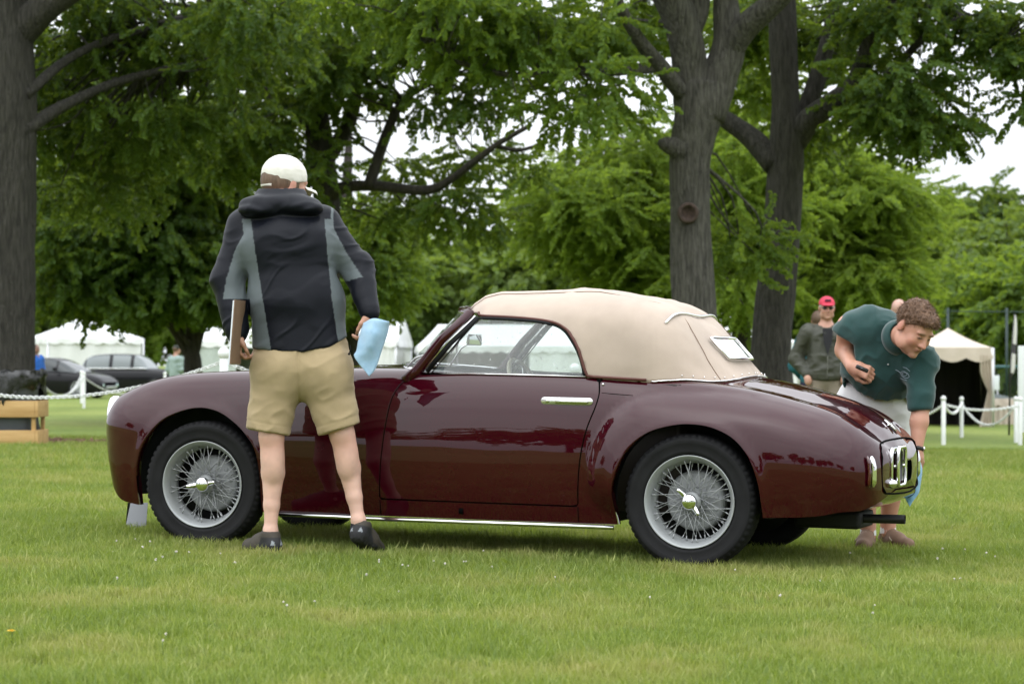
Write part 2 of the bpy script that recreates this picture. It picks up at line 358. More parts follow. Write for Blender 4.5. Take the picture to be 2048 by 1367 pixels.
# bark mulch chips
mb = MB(); rc = random.Random(9); base = []
for k in range(1500):
    a = rc.uniform(0, 6.28); d = math.sqrt(rc.random()); x = TREE1.x + .15 + 1.38 * d * math.cos(a); y = TREE1.y + 1.03 * d * math.sin(a); z = float(ground_z(x, y)) + .03 + .05 * (1 - d) + rc.uniform(0, .015)
    mb.box((-.035, -.012, -.004), (.035, .012, .004), 0, Matrix.Translation((x, y, z)) @ Matrix.Rotation(rc.uniform(0, 6.28), 4, 'Z') @ Matrix.Rotation(rc.gauss(0, .4), 4, 'Y') @ Matrix.Rotation(rc.gauss(0, .4), 4, 'X') @ Matrix.Scale(rc.uniform(.6, 1.4), 4))
ring = [(TREE1.x + .15 + 1.35 * math.cos(a), TREE1.y + math.sin(a)) for a in np.linspace(0, 6.2832, 40, endpoint=False)]
v = [(x, y, float(ground_z(x, y)) + .004) for x, y in ring] + [(TREE1.x, TREE1.y, TREE1.z + .08)]; mb.add(v, [(i, (i + 1) % 40, 40) for i in range(40)])
tag(mb.build('bark_mulch', mat('bark_mulch', (0.10, 0.055, 0.035), 0.95, col2=(0.24, 0.14, 0.09), vscale=14), smooth=False), 'reddish brown bark mulch ringing the big tree at far left', 'mulch', kind='stuff')
# ------------------------------------------------------------------ the burgundy roadster: car axes x forward, y to its near (left) side, z up, rear axle at x = 0
PAINT = mat('burgundy_paint', (0.033, 0.0013, 0.0048), 0.5, var=0.03, vscale=3, coat=1.0, spec=0.0)
g_ = NG(PAINT); wv_ = g_.n('ShaderNodeBump', {'Height': g_.n('ShaderNodeTexNoise', {'Vector': g_.n('ShaderNodeTexCoord').outputs['Object'], 'Scale': 3.2, 'Detail': 1}).outputs['Fac'], 'Strength': 0.16, 'Distance': 0.012}); g_.l(wv_.outputs[0], PAINT.node_tree.nodes['Principled BSDF'].inputs['Coat Normal'])
PAINT.node_tree.nodes['Principled BSDF'].inputs['Coat IOR'].default_value = 1.48; PAINT.node_tree.nodes['Principled BSDF'].inputs['Coat Roughness'].default_value = 0.012
CANVAS = mat('tan_canvas', (0.415, 0.335, 0.272), 0.88, var=0.10, vscale=3, bump=0.25, bscale=420, bdist=0.0015, sheen=0.15)
PIPING = mat('brown_piping', (0.085, 0.022, 0.014), 0.6)
SILVER = mat('silver_paint', (0.34, 0.355, 0.36), 0.48, 0.35, var=0.06, vscale=14)
DRUM = mat('cast_drum', (0.30, 0.31, 0.32), 0.6, 0.1, var=0.12, vscale=25)
SPOKE = mat('spoke_steel', (0.36, 0.37, 0.38), 0.45, 0.3)
HIDE = mat('dark_hide', (0.020, 0.014, 0.012), 0.6, var=0.2)
SEAM = mat('seam_shadow_gap', (0.002, 0.002, 0.002), 0.9, spec=0.05)
CREAM = mat('cream_bakelite', (0.62, 0.56, 0.42), 0.35)
LINER = mat('wheel_arch_liner', (0.016, 0.020, 0.022), 0.75, var=0.3, vscale=6)
def glass_material(name, tint=(0.93, 0.96, 0.95), haze=0.05, refl=1.0, dirt=0.0):
    m = bpy.data.materials.new(name); m.use_nodes = True; t = m.node_tree; t.nodes.clear(); g = NG(m)
    o = g.n('ShaderNodeOutputMaterial'); tr = g.n('ShaderNodeBsdfTransparent', {'Color': (*tint, 1)}); gl = g.n('ShaderNodeBsdfGlossy', {'Roughness': 0.015, 'Color': (1, 1, 1, 1)})
    fr = g.n('ShaderNodeFresnel', {'IOR': 1.5}); ml = g.n('ShaderNodeMath', {0: fr.outputs[0], 1: refl}, operation='MULTIPLY')
    df = g.n('ShaderNodeBsdfDiffuse', {'Color': (0.75, 0.77, 0.78, 1)}); hz = g.n('ShaderNodeMixShader', {'Fac': haze}); g.l(tr.outputs[0], hz.inputs[1]); g.l(df.outputs[0], hz.inputs[2])
    if dirt:
        tcn = g.n('ShaderNodeTexCoord'); nz_ = g.n('ShaderNodeTexNoise', {'Vector': tcn.outputs['Object'], 'Scale': 60, 'Detail': 3}); v2 = g.n('ShaderNodeTexNoise', {'Vector': tcn.outputs['Object'], 'Scale': 5, 'Detail': 3})
        k = g.n('ShaderNodeMapRange', {'Value': nz_.outputs['Fac'], 'From Min': 0.66, 'From Max': 0.74, 'To Min': 0.0, 'To Max': dirt}); k2 = g.n('ShaderNodeMath', {0: k.outputs[0], 1: v2.outputs['Fac']}, operation='MULTIPLY')
        k3 = g.n('ShaderNodeMath', {0: k2.outputs[0], 1: haze}, operation='ADD'); g.l(k3.outputs[0], hz.inputs['Fac'])
    mx = g.n('ShaderNodeMixShader', {'Fac': ml.outputs[0]}); g.l(hz.outputs[0], mx.inputs[1]); g.l(gl.outputs[0], mx.inputs[2]); g.l(mx.outputs[0], o.inputs[0])
    return m
GLASS = glass_material('window_glass', haze=0.07, dirt=0.8)
car = empty('convertible_car', (0.782 + 0.34220648 * 0.70, 10.77 + 0.93962478 * 0.70, -0.03))
car.rotation_euler = (Matrix.Rotation(math.atan2(0.34220648, -0.93962478), 3, 'Z') @ Matrix.Rotation(-0.0153, 3, 'Y')).to_euler()
tag(car, 'glossy burgundy vintage convertible with tan canvas top parked on the lawn', 'car')
CARM = Matrix.Translation(car.location) @ car.rotation_euler.to_matrix().to_4x4()
TAB = np.array([  # x     zc    zs    ws    wv    zv    wm    zm    wb    zb
    [3.105, .555, .550, .050, .030, .553, .080, .520, .050, .495], [3.090, .600, .598, .230, .120, .600, .310, .520, .250, .440],
    [3.060, .640, .645, .370, .220, .637, .480, .525, .430, .385], [3.020, .665, .675, .440, .280, .660, .565, .530, .510, .310],
    [2.970, .690, .698, .490, .300, .682, .620, .530, .570, .238], [2.900, .715, .726, .520, .320, .706, .660, .520, .610, .182],
    [2.800, .745, .763, .540, .330, .740, .690, .500, .640, .168], [2.650, .780, .798, .550, .340, .774, .708, .480, .655, .160],
    [2.450, .810, .814, .555, .340, .802, .714, .470, .660, .160], [2.200, .838, .820, .557, .340, .828, .708, .465, .655, .160],
    [1.900, .860, .826, .560, .360, .850, .695, .460, .645, .160], [1.600, .868, .829, .565, .400, .856, .684, .460, .640, .160],
    [1.300, .858, .830, .575, .450, .848, .678, .460, .640, .160], [0.900, .842, .829, .580, .470, .836, .674, .460, .640, .160],
    [0.500, .834, .826, .578, .470, .829, .671, .460, .640, .160], [0.250, .838, .812, .570, .460, .822, .668, .460, .640, .168],
    [0.000, .842, .796, .560, .450, .812, .664, .455, .640, .185], [-.150, .836, .778, .552, .440, .798, .660, .450, .635, .205],
    [-.300, .808, .752, .545, .420, .772, .654, .445, .625, .222], [-.450, .772, .720, .530, .400, .733, .642, .440, .610, .226],
    [-.590, .728, .682, .512, .380, .692, .622, .435, .590, .237], [-.665, .686, .645, .495, .360, .650, .598, .430, .560, .254],
    [-.737, .636, .594, .462, .330, .598, .560, .428, .515, .258], [-.786, .586, .552, .410, .280, .556, .500, .425, .455, .280],
    [-.819, .530, .510, .300, .200, .514, .385, .425, .340, .315], [-.842, .465, .464, .090, .050, .464, .130, .425, .100, .372]])
def natural_spline(T, Yv, t):
    n = len(T); h = np.diff(T); A = np.eye(n); r = np.zeros((n,) + Yv.shape[1:])
    for i in range(1, n - 1):
        A[i, i - 1] = h[i - 1]; A[i, i] = 2 * (h[i - 1] + h[i]); A[i, i + 1] = h[i]
        r[i] = 6 * ((Yv[i + 1] - Yv[i]) / h[i] - (Yv[i] - Yv[i - 1]) / h[i - 1])
    Mm = np.linalg.solve(A, r.reshape(n, -1)).reshape(r.shape); i = np.clip(np.searchsorted(T, t) - 1, 0, n - 2); d = t - T[i]; hi = h[i]
    e = (slice(None),) + (None,) * (Yv.ndim - 1); d = d[e]; hi = hi[e]
    return Yv[i] + d * ((Yv[i + 1] - Yv[i]) / hi - hi * (2 * Mm[i] + Mm[i + 1]) / 6) + d**2 * Mm[i] / 2 + d**3 * (Mm[i + 1] - Mm[i]) / (6 * hi)
NU, NV = 230, 66
th = np.linspace(0, math.pi, NU); base = (1 - np.cos(th)) / 2; lin = np.linspace(0, 1, NU); par = 0.55 * base + 0.45 * lin
US = 3.105 - par * (3.105 + 0.842)
cols = [pchip(TAB[:, 0], TAB[:, k], US) for k in range(1, 10)]
cols = np.array(cols)
for _ in range(40):                                     # fair the lines along the car, away from its two ends
    sm = cols.copy(); sm[:, 1:-1] = 0.25 * cols[:, :-2] + 0.5 * cols[:, 1:-1] + 0.25 * cols[:, 2:]
    wgt = smooth01(0.0, 0.5, np.minimum(3.02 - US, US + 0.77)); cols = cols + (sm - cols) * wgt
zc, zs, ws, wv, zv, wm, zm, wb, zb = cols
ctrl = np.stack([np.stack([0 * ws, zc], 1), np.stack([wv * .55, zc - (zc - zv) * .35], 1), np.stack([wv, zv], 1), np.stack([ws, zs], 1),
                 np.stack([ws + (wm - ws) * .68, zs - (zs - zm) * .28], 1), np.stack([wm - .004, zm + (zs - zm) * .30], 1), np.stack([wm, zm - .02 * (zm - zb)], 1),
                 np.stack([wm - (wm - wb) * .30, zm - (zm - zb) * .55], 1), np.stack([wb, zb], 1)], 1)          # (NU, 9, 2)
ch = np.linalg.norm(np.diff(ctrl, axis=1), axis=2).mean(0) ** 0.8; T = np.r_[0, np.cumsum(ch)]; tv = np.linspace(0, T[-1], NV)
SEC = np.transpose(natural_spline(T, np.transpose(ctrl, (1, 0, 2)), tv), (1, 0, 2))                               # (NU, NV, 2)
def poly_sd(poly, x, y):                                # signed distance to a polygon, inside positive
    P = np.asarray(poly, float); d = np.full(np.shape(x), 1e9); ins = np.zeros(np.shape(x), bool)
    for i in range(len(P)):
        a = P[i]; b = P[(i + 1) % len(P)]; e = b - a; L2 = e @ e + 1e-12
        t = np.clip(((x - a[0]) * e[0] + (y - a[1]) * e[1]) / L2, 0, 1); d = np.minimum(d, np.hypot(x - a[0] - t * e[0], y - a[1] - t * e[1]))
        c = (a[1] > y) != (b[1] > y); xi = a[0] + (y - a[1]) / (b[1] - a[1] + 1e-12) * (b[0] - a[0]); ins ^= c & (x < xi)
    return np.where(ins, d, -d)
FEND = crom([(.15, .768), (.265, .748), (.343, .703), (.414, .625), (.464, .527), (.490, .422), (.484, .325), (.444, .241), (.365, .185)], 5)
FEND = [tuple(p) for p in FEND] + [(.30, .05), (-1.4, .05), (-1.4, .40), (-.86, .505), (-.764, .573), (-.678, .636), (-.543, .697), (-.36, .748), (-.10, .772)]
Ug = np.repeat(US[:, None], NV, 1); Wg = SEC[:, :, 0].copy(); Zg = SEC[:, :, 1].copy()
dd = poly_sd(FEND, Ug, Zg); tt = np.clip(dd / 0.17, 0, 1)
Wg += 0.066 * (1 - (1 - tt) ** 2.3) * smooth01(0.16, 0.50, Wg) * smooth01(-0.89, -0.45, Ug) ** 0.6 * np.where(Ug > .2, smooth01(.10, .34, Zg), 1.0)
FARCH = [tuple(p) for p in crom([(2.785, .10), (2.785, .19), (2.780, .357), (2.739, .469), (2.655, .570), (2.560, .622), (2.444, .648), (2.337, .632), (2.250, .584), (2.189, .531), (2.136, .454), (2.113, .336), (2.116, .217), (2.12, .10)], 5)]
RARCH = [tuple(p) for p in crom([(.340, .10), (.345, .175), (.352, .313), (.331, .408), (.281, .506), (.193, .583), (.084, .619), (-.013, .628), (-.112, .614), (-.208, .568), (-.276, .491), (-.319, .382), (-.334, .279), (-.341, .20), (-.341, .10)], 5)]
for AR in (FARCH, RARCH):                               # a slight rolled flare round each wheel opening
    da = -poly_sd(AR, Ug, Zg); Wg += 0.008 * np.exp(-(da / 0.028) ** 2) * (Wg > .4)
GRID = np.stack([Ug, Wg, Zg], 2)
du = np.gradient(GRID, axis=0); dv = np.gradient(GRID, axis=1); NRM = np.cross(du, dv); NRM /= np.linalg.norm(NRM, axis=2, keepdims=True) + 1e-12
if NRM[NU // 2, NV // 2, 1] < 0: NRM = -NRM
NRM[0] = (1, 0, 0); NRM[-1] = (-1, 0, 0); NRM[:, 0, 1] = 0; NRM /= np.linalg.norm(NRM, axis=2, keepdims=True) + 1e-12
gv = GRID.reshape(-1, 3); gn = NRM.reshape(-1, 3)
gf = [(i * NV + j, i * NV + j + 1, (i + 1) * NV + j + 1, (i + 1) * NV + j) for i in range(NU - 1) for j in range(NV - 1)]
def clip_mesh(v, n, f, F):                              # keep the part where F > 0; returns also the cut edges
    V = [tuple(p) for p in v]; Nn = [tuple(p) for p in n]; cache = {}; of = []; cuts = []; Fl = F.tolist()
    def cut(a, b):
        k = (a, b) if a < b else (b, a)
        if k not in cache:
            t = Fl[k[0]] / (Fl[k[0]] - Fl[k[1]]); p = np.array(V[k[0]]) * (1 - t) + np.array(V[k[1]]) * t; q = np.array(Nn[k[0]]) * (1 - t) + np.array(Nn[k[1]]) * t
            V.append(tuple(p)); Nn.append(tuple(q / (np.linalg.norm(q) + 1e-12))); cache[k] = len(V) - 1
        return cache[k]
    for q in f:
        s = [Fl[i] > 0 for i in q]
        if all(s): of.append(q); continue
        if not any(s): continue
        o = []; ce = []
        for k in range(len(q)):
            a, b = q[k], q[(k + 1) % len(q)]
            if Fl[a] > 0: o.append(a)
            if (Fl[a] > 0) != (Fl[b] > 0): c = cut(a, b); o.append(c); ce.append(c)
        if len(o) >= 3: of.append(tuple(o))
        if len(ce) == 2: cuts.append(tuple(ce))
    used = sorted({i for q in of for i in q}); mp_ = {o: k for k, o in enumerate(used)}
    return np.array([V[i] for i in used]), np.array([Nn[i] for i in used]), [tuple(mp_[i] for i in q) for q in of], [(mp_[a], mp_[b]) for a, b in cuts if a in mp_ and b in mp_]
def add_lip(v, n, f, cuts, off):                        # returns verts/normals/faces with an inward return along the cut edges
    v = list(map(tuple, v)); n = list(map(tuple, n)); f = list(f); m = {}
    for a, b in cuts:
        for i in (a, b):
            if i not in m:
                p = np.array(v[i]); nn = np.array(n[i]); v.append(tuple(p)); n.append(tuple(nn * .3)); v.append(tuple(p + np.array(off) * np.sign(p[1] if abs(p[1]) > .05 else 1) ** (1 if off[1] else 0))); n.append((0, 0, -1)); m[i] = len(v) - 2
        f.append((m[a], m[b], m[b] + 1, m[a] + 1))
    return v, n, f
DOOR = [tuple(p) for p in crom([(1.317, .850), (1.385, .812), (1.428, .778), (1.461, .707), (1.482, .569), (1.499, .420), (1.508, .300), (1.511, .2405)], 5)] + [(1.02, .2395), (.535, .2395)] + \
       [tuple(p) for p in crom([(.534, .2405), (.531, .351), (.519, .477), (.494, .593), (.460, .690), (.449, .757), (.462, .815), (.475, .87)], 5)] + [(1.30, .90)]
fu, fz, fw = gv[:, 0], gv[:, 2], gv[:, 1]
side = fw > 0.577
sdd = poly_sd(DOOR, fu, fz); sdd = np.minimum(sdd, (fw - 0.579) * 1.0)
farch_d = -poly_sd(FARCH, fu, fz); rarch_d = -poly_sd(RARCH, fu, fz)
arch = np.where(fw > 0.35, np.minimum(farch_d, rarch_d), 1.0)
openF = 1 - np.abs((fu - 0.74) / 0.66) ** 5 - np.abs(fw / 0.570) ** 5
openF = np.where(fz > 0.6, -openF, 1.0)
bv, bn, bf, c1 = clip_mesh(gv, gn, gf, np.minimum(arch, openF))
bu, bz, bw = bv[:, 0], bv[:, 2], bv[:, 1]
sd2 = np.minimum(poly_sd(DOOR, bu, bz), (bw - 0.579))
b2v, b2n, b2f, c2 = clip_mesh(bv, bn, bf, -(sd2 + 0.0036))
# recompute arch cut edges on the final body: they are the edges whose both ends sit on an arch curve
def rim_edges(v, f, test):
    cnt = {}
    for q in f:
        for k in range(len(q)):
            a, b = q[k], q[(k + 1) % len(q)]; kk = (min(a, b), max(a, b)); cnt[kk] = cnt.get(kk, 0) + 1
    return [k for k, c in cnt.items() if c == 1 and test(v[k[0]]) and test(v[k[1]])]
def near_arch(p): return p[1] > .35 and abs(float(max(poly_sd(FARCH, np.array([p[0]]), np.array([p[2]]))[0], poly_sd(RARCH, np.array([p[0]]), np.array([p[2]]))[0]))) < 0.004
def near_door(p): return p[1] > .57 and abs(float(poly_sd(DOOR, np.array([p[0]]), np.array([p[2]]))[0])) < 0.006
ea = rim_edges(b2v, b2f, near_arch); V1, N1, F1 = add_lip(b2v, b2n, b2f, ea, (0, -0.045, 0))
ed = rim_edges(b2v, b2f, near_door); V1, N1, F1 = add_lip(V1, N1, F1, ed, (0, -0.014, 0))
V1 = np.array(V1); N1 = np.array(N1); k = len(V1)
VB = np.vstack([V1, V1 * (1, -1, 1)]); NB = np.vstack([N1, N1 * (1, -1, 1)]); FB = [tuple(q[::-1]) for q in F1] + [tuple(i + k for i in q) for q in F1]
body = mesh_obj('body', VB, FB, PAINT, car, normals=NB)
d1v, d1n, d1f, c3 = clip_mesh(bv, bn, bf, sd2 - 0.0034)
dE = rim_edges(d1v, d1f, lambda p: p[2] < .845)
DV, DN, DF = add_lip(d1v, d1n, d1f, dE, (0, -0.014, 0)); DV = np.array(DV); DN = np.array(DN)
door = mesh_obj('door', DV, [tuple(q[::-1]) for q in DF], PAINT, car, normals=DN)
door_far = mesh_obj('door', DV * (1, -1, 1), DF, PAINT, car, normals=DN * (1, -1, 1))
def surf_y(u, z):                                       # near-side skin position
    d = (gv[:, 0] - u) ** 2 + (gv[:, 2] - z) ** 2 + (gv[:, 1] < .3) * 9; i = np.argsort(d)[:4]; wg = 1 / (d[i] + 1e-6); return float((gv[i, 1] * wg).sum() / wg.sum())
def surf_u_tail(wy, z):
    s = gv[:, 0] < -.5; G = gv[s]; d = (G[:, 1] - abs(wy)) ** 2 + (G[:, 2] - z) ** 2; i = np.argsort(d)[:4]; wg = 1 / (d[i] + 1e-6); return float((G[i, 0] * wg).sum() / wg.sum())
# black plates behind the shut lines, floor pan, wheel arch liners
for s in (1, -1):
    pts = DOOR[::2]; mb = MB(); mb.tube([(p[0], s * (surf_y(p[0], min(p[1], .80)) - 0.020), p[1]) for p in pts if p[1] < .83], 0.016, 6, flat=(1, 1)); mb.build('door_seal', SEAM, car)
mb = MB(); mb.box((.38, -.56, .165), (2.08, .56, .24), bev=.02); mb.box((-.62, -.45, .255), (.375, .45, .30), bev=.01); mb.build('floor_pan', BLACK, car)
for nm, AR, ax, Rr in (('wheel_arch_liner', FARCH, 2.43, .40), ('wheel_arch_liner', RARCH, 0.0, .40)):
    for s in (1, -1):
        A2 = [p for p in AR if p[1] > .205]; cx = sum(p[0] for p in A2) / len(A2); v = []; f = []
        for (yy, gr) in ((surf_y(cx, .66) - .055, 1.0), (.62, 1.05), (.40, 1.06), (.39, .3)):
            for p in A2: v.append((cx + (p[0] - cx) * gr, s * yy, .30 + (p[1] - .30) * gr))
        n_ = len(A2)
        for r_ in range(3):
            for k in range(n_ - 1): f.append((r_ * n_ + k, r_ * n_ + k + 1, (r_ + 1) * n_ + k + 1, (r_ + 1) * n_ + k))
        f.append(tuple(range(3 * n_, 4 * n_))); mesh_obj(nm, v, f, LINER, car)
iu = [i for i in range(NU) if US[i] < -.36]; v = [p for i in iu for p in ((US[i], GRID[i, -1, 1] - .001, GRID[i, -1, 2] + .002), (US[i], 0, GRID[i, -1, 2] - .006), (US[i], -GRID[i, -1, 1] + .001, GRID[i, -1, 2] + .002))]
mesh_obj('tail_underside', v, [(3 * k + j, 3 * k + j + 1, 3 * k + j + 4, 3 * k + j + 3) for k in range(len(iu) - 1) for j in (0, 1)], PAINT, car)
# inner tub, seats, dash
mb = MB(); mb.box((.10, -.56, .22), (1.42, .56, .26)); mb.box((.08, -.57, .22), (.12, .57, .80)); mb.box((1.40, -.56, .22), (1.44, .56, .80))
for s in (1, -1): mb.box((.10, s * .565 - .012, .22), (1.42, s * .565 + .012, .80))
mb.build('tub', HIDE, car)
SEATM = mat('tan_seat_hide', (0.23, 0.12, 0.07), 0.5, var=0.1)
for s in (1, -1):
    mb = MB(); mb.box((.42, s * .28 - .20, .28), (.92, s * .28 + .20, .40), bev=.04); mb.box((.30, s * .28 - .20, .36), (.44, s * .28 + .20, .74), bev=.05); mb.build('seat', SEATM, car)
mb = MB(); mb.box((1.20, -.55, .66), (1.34, .55, .835), bev=.03); mb.build('dashboard', PAINT, car)
mb = MB(); c0 = Vector((.90, .29, .735)); M = Matrix.Translation(c0) @ Matrix.Rotation(R(-62), 4, 'Y')
mb.tube([M @ Vector((.185 * math.cos(a), .185 * math.sin(a), 0)) for a in np.linspace(0, 2 * math.pi, 40, endpoint=False)], .011, 8, closed=True)
sw = mb.build('steering_wheel', CREAM, car); mb = MB()
for a in (0, 2.09, 4.19): mb.tube([M @ Vector((0, 0, -.02)), M @ Vector((.18 * math.cos(a + 1.57), .18 * math.sin(a + 1.57), 0))], .006, 6)
mb.tube([c0, c0 + Vector((.30, 0, -.16))], .018, 8); mb.build('steering_column', CHROME, sw)
# windscreen: painted frame, glass, wipers
def ws_base(t): return Vector((1.60 - .235 * t * t, .580 * t, .866 - .026 * t * t))
def ws_top(t): return Vector((1.315 - .205 * t * t, .545 * t, 1.140 - .026 * t * t))
ts = np.linspace(-1, 1, 21)
v = [ws_base(t) for t in ts] + [ws_top(t) for t in ts]; f = [(i, i + 1, 22 + i, 21 + i) for i in range(20)]
mesh_obj('windscreen', v, f, glass_material('windscreen_glass', haze=0.02, refl=0.35), car)
mb = MB()
for s in (1, -1): mb.tube([ws_base(s) + Vector((.05, .015 * s, -.05)), ws_base(s), ws_base(s).lerp(ws_top(s), .5) + Vector((.012, .004 * s, .008)), ws_top(s) + Vector((0, 0, .006))], [.034, .027, .022, .020], 10, flat=(.75, 1))
mb.tube([ws_top(t) for t in ts], .017, 8); wf = mb.build('windscreen_frame', PAINT, car)
mb = MB(); mb.tube([ws_base(t) + Vector((.012, 0, .006)) for t in ts], .009, 6)
for s in (1, -1): mb.tube([ws_base(s) + Vector((-.030, -.004 * s, .0)), ws_base(s).lerp(ws_top(s), .5) + Vector((-.020, 0, 0)), ws_top(s) + Vector((-.022, 0, -.012))], .0055, 6)
mb.build('chrome_bead', CHROME, wf)
mb = MB()
for s in (1, -1): mb = MB(); mb.tube([ws_base(s) + Vector((-.050, -.006 * s, -.002)), ws_base(s).lerp(ws_top(s), .5) + Vector((-.034, -.002 * s, -.006)), ws_top(s) + Vector((-.036, -.002 * s, -.020))], .011, 6); mb.build('rubber_seal', RUBBER, wf)
for t0, t1, hh_ in ((-.62, -.30, .72), (-.20, .12, .80), (.86, .98, .34)):
    wo = Vector((.012, 0, .010)); p0 = ws_base(t0) + Vector((.018, 0, .012)); q = ws_base(t1).lerp(ws_top(t1), hh_ * .75) + wo; mb = MB(); mb.tube([p0, p0.lerp(q, .5) + wo, q], .005, 6)
    b0 = ws_base(t1 - .10).lerp(ws_top(t1 - .10), hh_ * .30) + wo * .8; b1 = ws_base(t1 + .02).lerp(ws_top(t1 + .02), hh_) + wo * .8; mb.tube([b0, b0.lerp(b1, .5), b1], .0055, 6); mb.build('wiper', mat('wiper_alloy', (.70, .71, .72), .35, .4), car)
mb = MB(); mb.tube([(1.42, .02, .86), (1.36, .02, .95), (1.30, .02, .99)], .005, 6); mb.box((1.285, -.07, .965), (1.30, .11, 1.02), bev=.006); mb.build('rear_view_mirror', CHROME, car)
# canvas top
ridge = [(1.32, 1.143), (1.303, 1.163), (1.231, 1.207), (1.142, 1.226), (1.053, 1.227), (.889, 1.233), (.727, 1.241), (.673, 1.240), (.565, 1.222), (.375, 1.193), (.301, 1.172), (.197, 1.123)]
rx = [p[0] for p in ridge][::-1]; rz = [p[1] for p in ridge][::-1]
bpath = crom([(1.10, .583), (.90, .585), (.60, .585), (.32, .583), (.17, .565), (.05, .510), (-.05, .405), (-.115, .24), (-.135, 0.0)], 8); bpath = np.array(bpath)
NA, NB_ = 100, 40
bi = np.linspace(0, len(bpath) - 1, NA); bb = np.stack([np.interp(bi, np.arange(len(bpath)), bpath[:, k]) for k in (0, 1)], 1)
an = np.linspace(0, 1, NA); rear = smooth01(.36, .92, an)
utop = np.interp(an, [0, .42, .62, 1], [1.318, .45, .32, .20])
ztop = np.interp(utop, rx, rz)
def deck_z(u, w_):
    d = (gv[:, 0] - u) ** 2 + (gv[:, 1] - w_) ** 2 + (gv[:, 2] < .6) * 9; i = np.argsort(d)[:4]; return float(gv[i, 2].mean())
TV = []
for i in range(NA):
    B = np.array([bb[i, 0], bb[i, 1], deck_z(bb[i, 0], bb[i, 1]) + .003]); Tt = np.array([utop[i], 0, ztop[i]]); r_ = rear[i]
    a1 = (1 - r_) * np.array([0.0, .60]) + r_ * np.array([.33, .42]); a2 = (1 - r_) * np.array([.05, 1.05]) + r_ * np.array([.58, .85])
    D = Tt - B; q1 = B + np.array([D[0] * a1[0], D[1] * a1[0], D[2] * a1[1]]); q2 = B + np.array([D[0] * a2[0], D[1] * a2[0], D[2] * a2[1]])
    for t in np.linspace(0, 1, NB_):
        TV.append((1 - t) ** 3 * B + 3 * t * (1 - t) ** 2 * q1 + 3 * t * t * (1 - t) * q2 + t ** 3 * Tt)
TV = np.array(TV)
TG = TV.reshape(NA, NB_, 3)
ta = np.cross(np.gradient(TG, axis=0), np.gradient(TG, axis=1)).reshape(-1, 3); ta /= np.linalg.norm(ta, axis=1, keepdims=True) + 1e-9
ta *= np.where(ta @ np.array([0, .3, 1.0]) < 0, -1, 1)[:, None]
fade = smooth01(0, .12, np.tile(np.linspace(0, 1, NB_), NA)) * smooth01(0, .06, TV[:, 1])
TV = TV + ta * (fade * (0.0045 * vnoise(TV * (5, 9, 7), 2) + .002 * vnoise(TV * (14, 14, 14), 5) + smooth01(.95, 1.10, TV[:, 2]) * (.005 * np.exp(-((TV[:, 0] - .70) / .022) ** 2) + .006 * np.exp(-((TV[:, 0] - .36) / .022) ** 2))))[:, None]
pipe = [(1.100, 1.119), (1.079, 1.105), (.96, 1.100), (.848, 1.094), (.762, 1.086), (.692, 1.073), (.650, 1.053), (.618, 1.028), (.569, .958), (.538, .871), (.520, .832)]
pipe_s = [tuple(p) for p in crom(pipe, 5)]
WIN = pipe_s + [(.520, .70), (2, .70), (2, 1.119)]
TF = [(i * NB_ + j, i * NB_ + j + 1, (i + 1) * NB_ + j + 1, (i + 1) * NB_ + j) for i in range(NA - 1) for j in range(NB_ - 1)]
tF = -poly_sd(WIN, TV[:, 0], TV[:, 2]); tF = np.where(TV[:, 1] < .35, 1.0, tF)
tv_, tn_, tf_, tc_ = clip_mesh(TV, ta, TF, tF)
k = len(tv_)
top = mesh_obj('canvas_top', np.vstack([tv_, tv_ * (1, -1, 1)]), [q[::-1] for q in tf_] + [tuple(i + k for i in q) for q in tf_], CANVAS, car)
md = top.modifiers.new('thickness', 'SOLIDIFY'); md.thickness = 0.006; md.offset = -1
def top_y(u, z):
    d = (TV[:, 0] - u) ** 2 + (TV[:, 2] - z) ** 2 + (TV[:, 1] < .3) * 9; i = np.argsort(d)[:4]; wg = 1 / (d[i] + 1e-6); return float((TV[i, 1] * wg).sum() / wg.sum())
for s in (1, -1):
    mb = MB(); mb.tube([(p[0], s * (top_y(*p) + .002), p[1]) for p in pipe_s] + [(.488, s * .590, .828), (.38, s * .592, .824), (.24, s * .583, .818)], .0065, 8); mb.build('piping', PIPING, top)
mb = MB()
for s in (1, -1):
    idx = [i for i in range(NA) if .22 > bb[i, 0]]
    mb.tube([(TG[i, 0, 0], s * (TG[i, 0, 1] + .003), TG[i, 0, 2] + .004) for i in idx], .0034, 6)
mb.build('base_moulding', CHROME, top)
mb = MB()
for s in (1, -1):
    for i in range(58, NA, 5): mb.ball((TG[i, 1, 0], s * (TG[i, 1, 1] + .002), TG[i, 1, 2] + .008), .0034, 4)
mb.build('snap_fasteners', CHROME, top)['kind'] = 'stuff'
mb = MB()                                               # stitched seams: along the roof edge, then down to the rear corner
for s in (1, -1):
    jj = 30; line = [TG[i, jj] for i in range(0, 62)] + [TG[62 + q, max(0, jj - int(q * 2.2))] for q in range(1, 15)]
    mb.tube([(p[0], s * (p[1] + .001), p[2] + .001) for p in line], .0018, 5)
mb.build('stitched_seam', mat('seam_thread', (0.20, 0.13, 0.09), 0.9), top)
def top_z(u, w_):
    d = (TV[:, 0] - u) ** 2 + (TV[:, 1] - abs(w_)) ** 2 + (TV[:, 2] < .95) * 9; i = np.argsort(d)[:6]; wg = 1 / (d[i] + 1e-5); return float((TV[i, 2] * wg).sum() / wg.sum())
pts = [(.16 + .03 * t * t, .455 * t, top_z(.16 + .03 * t * t, .455 * t) + .006) for t in np.linspace(-1, 1, 33)]; zz = np.array([p[2] for p in pts])
tt_ = np.linspace(-1, 1, 33); zz = np.polyval(np.polyfit(tt_ ** 2, zz, 2), tt_ ** 2) + .002
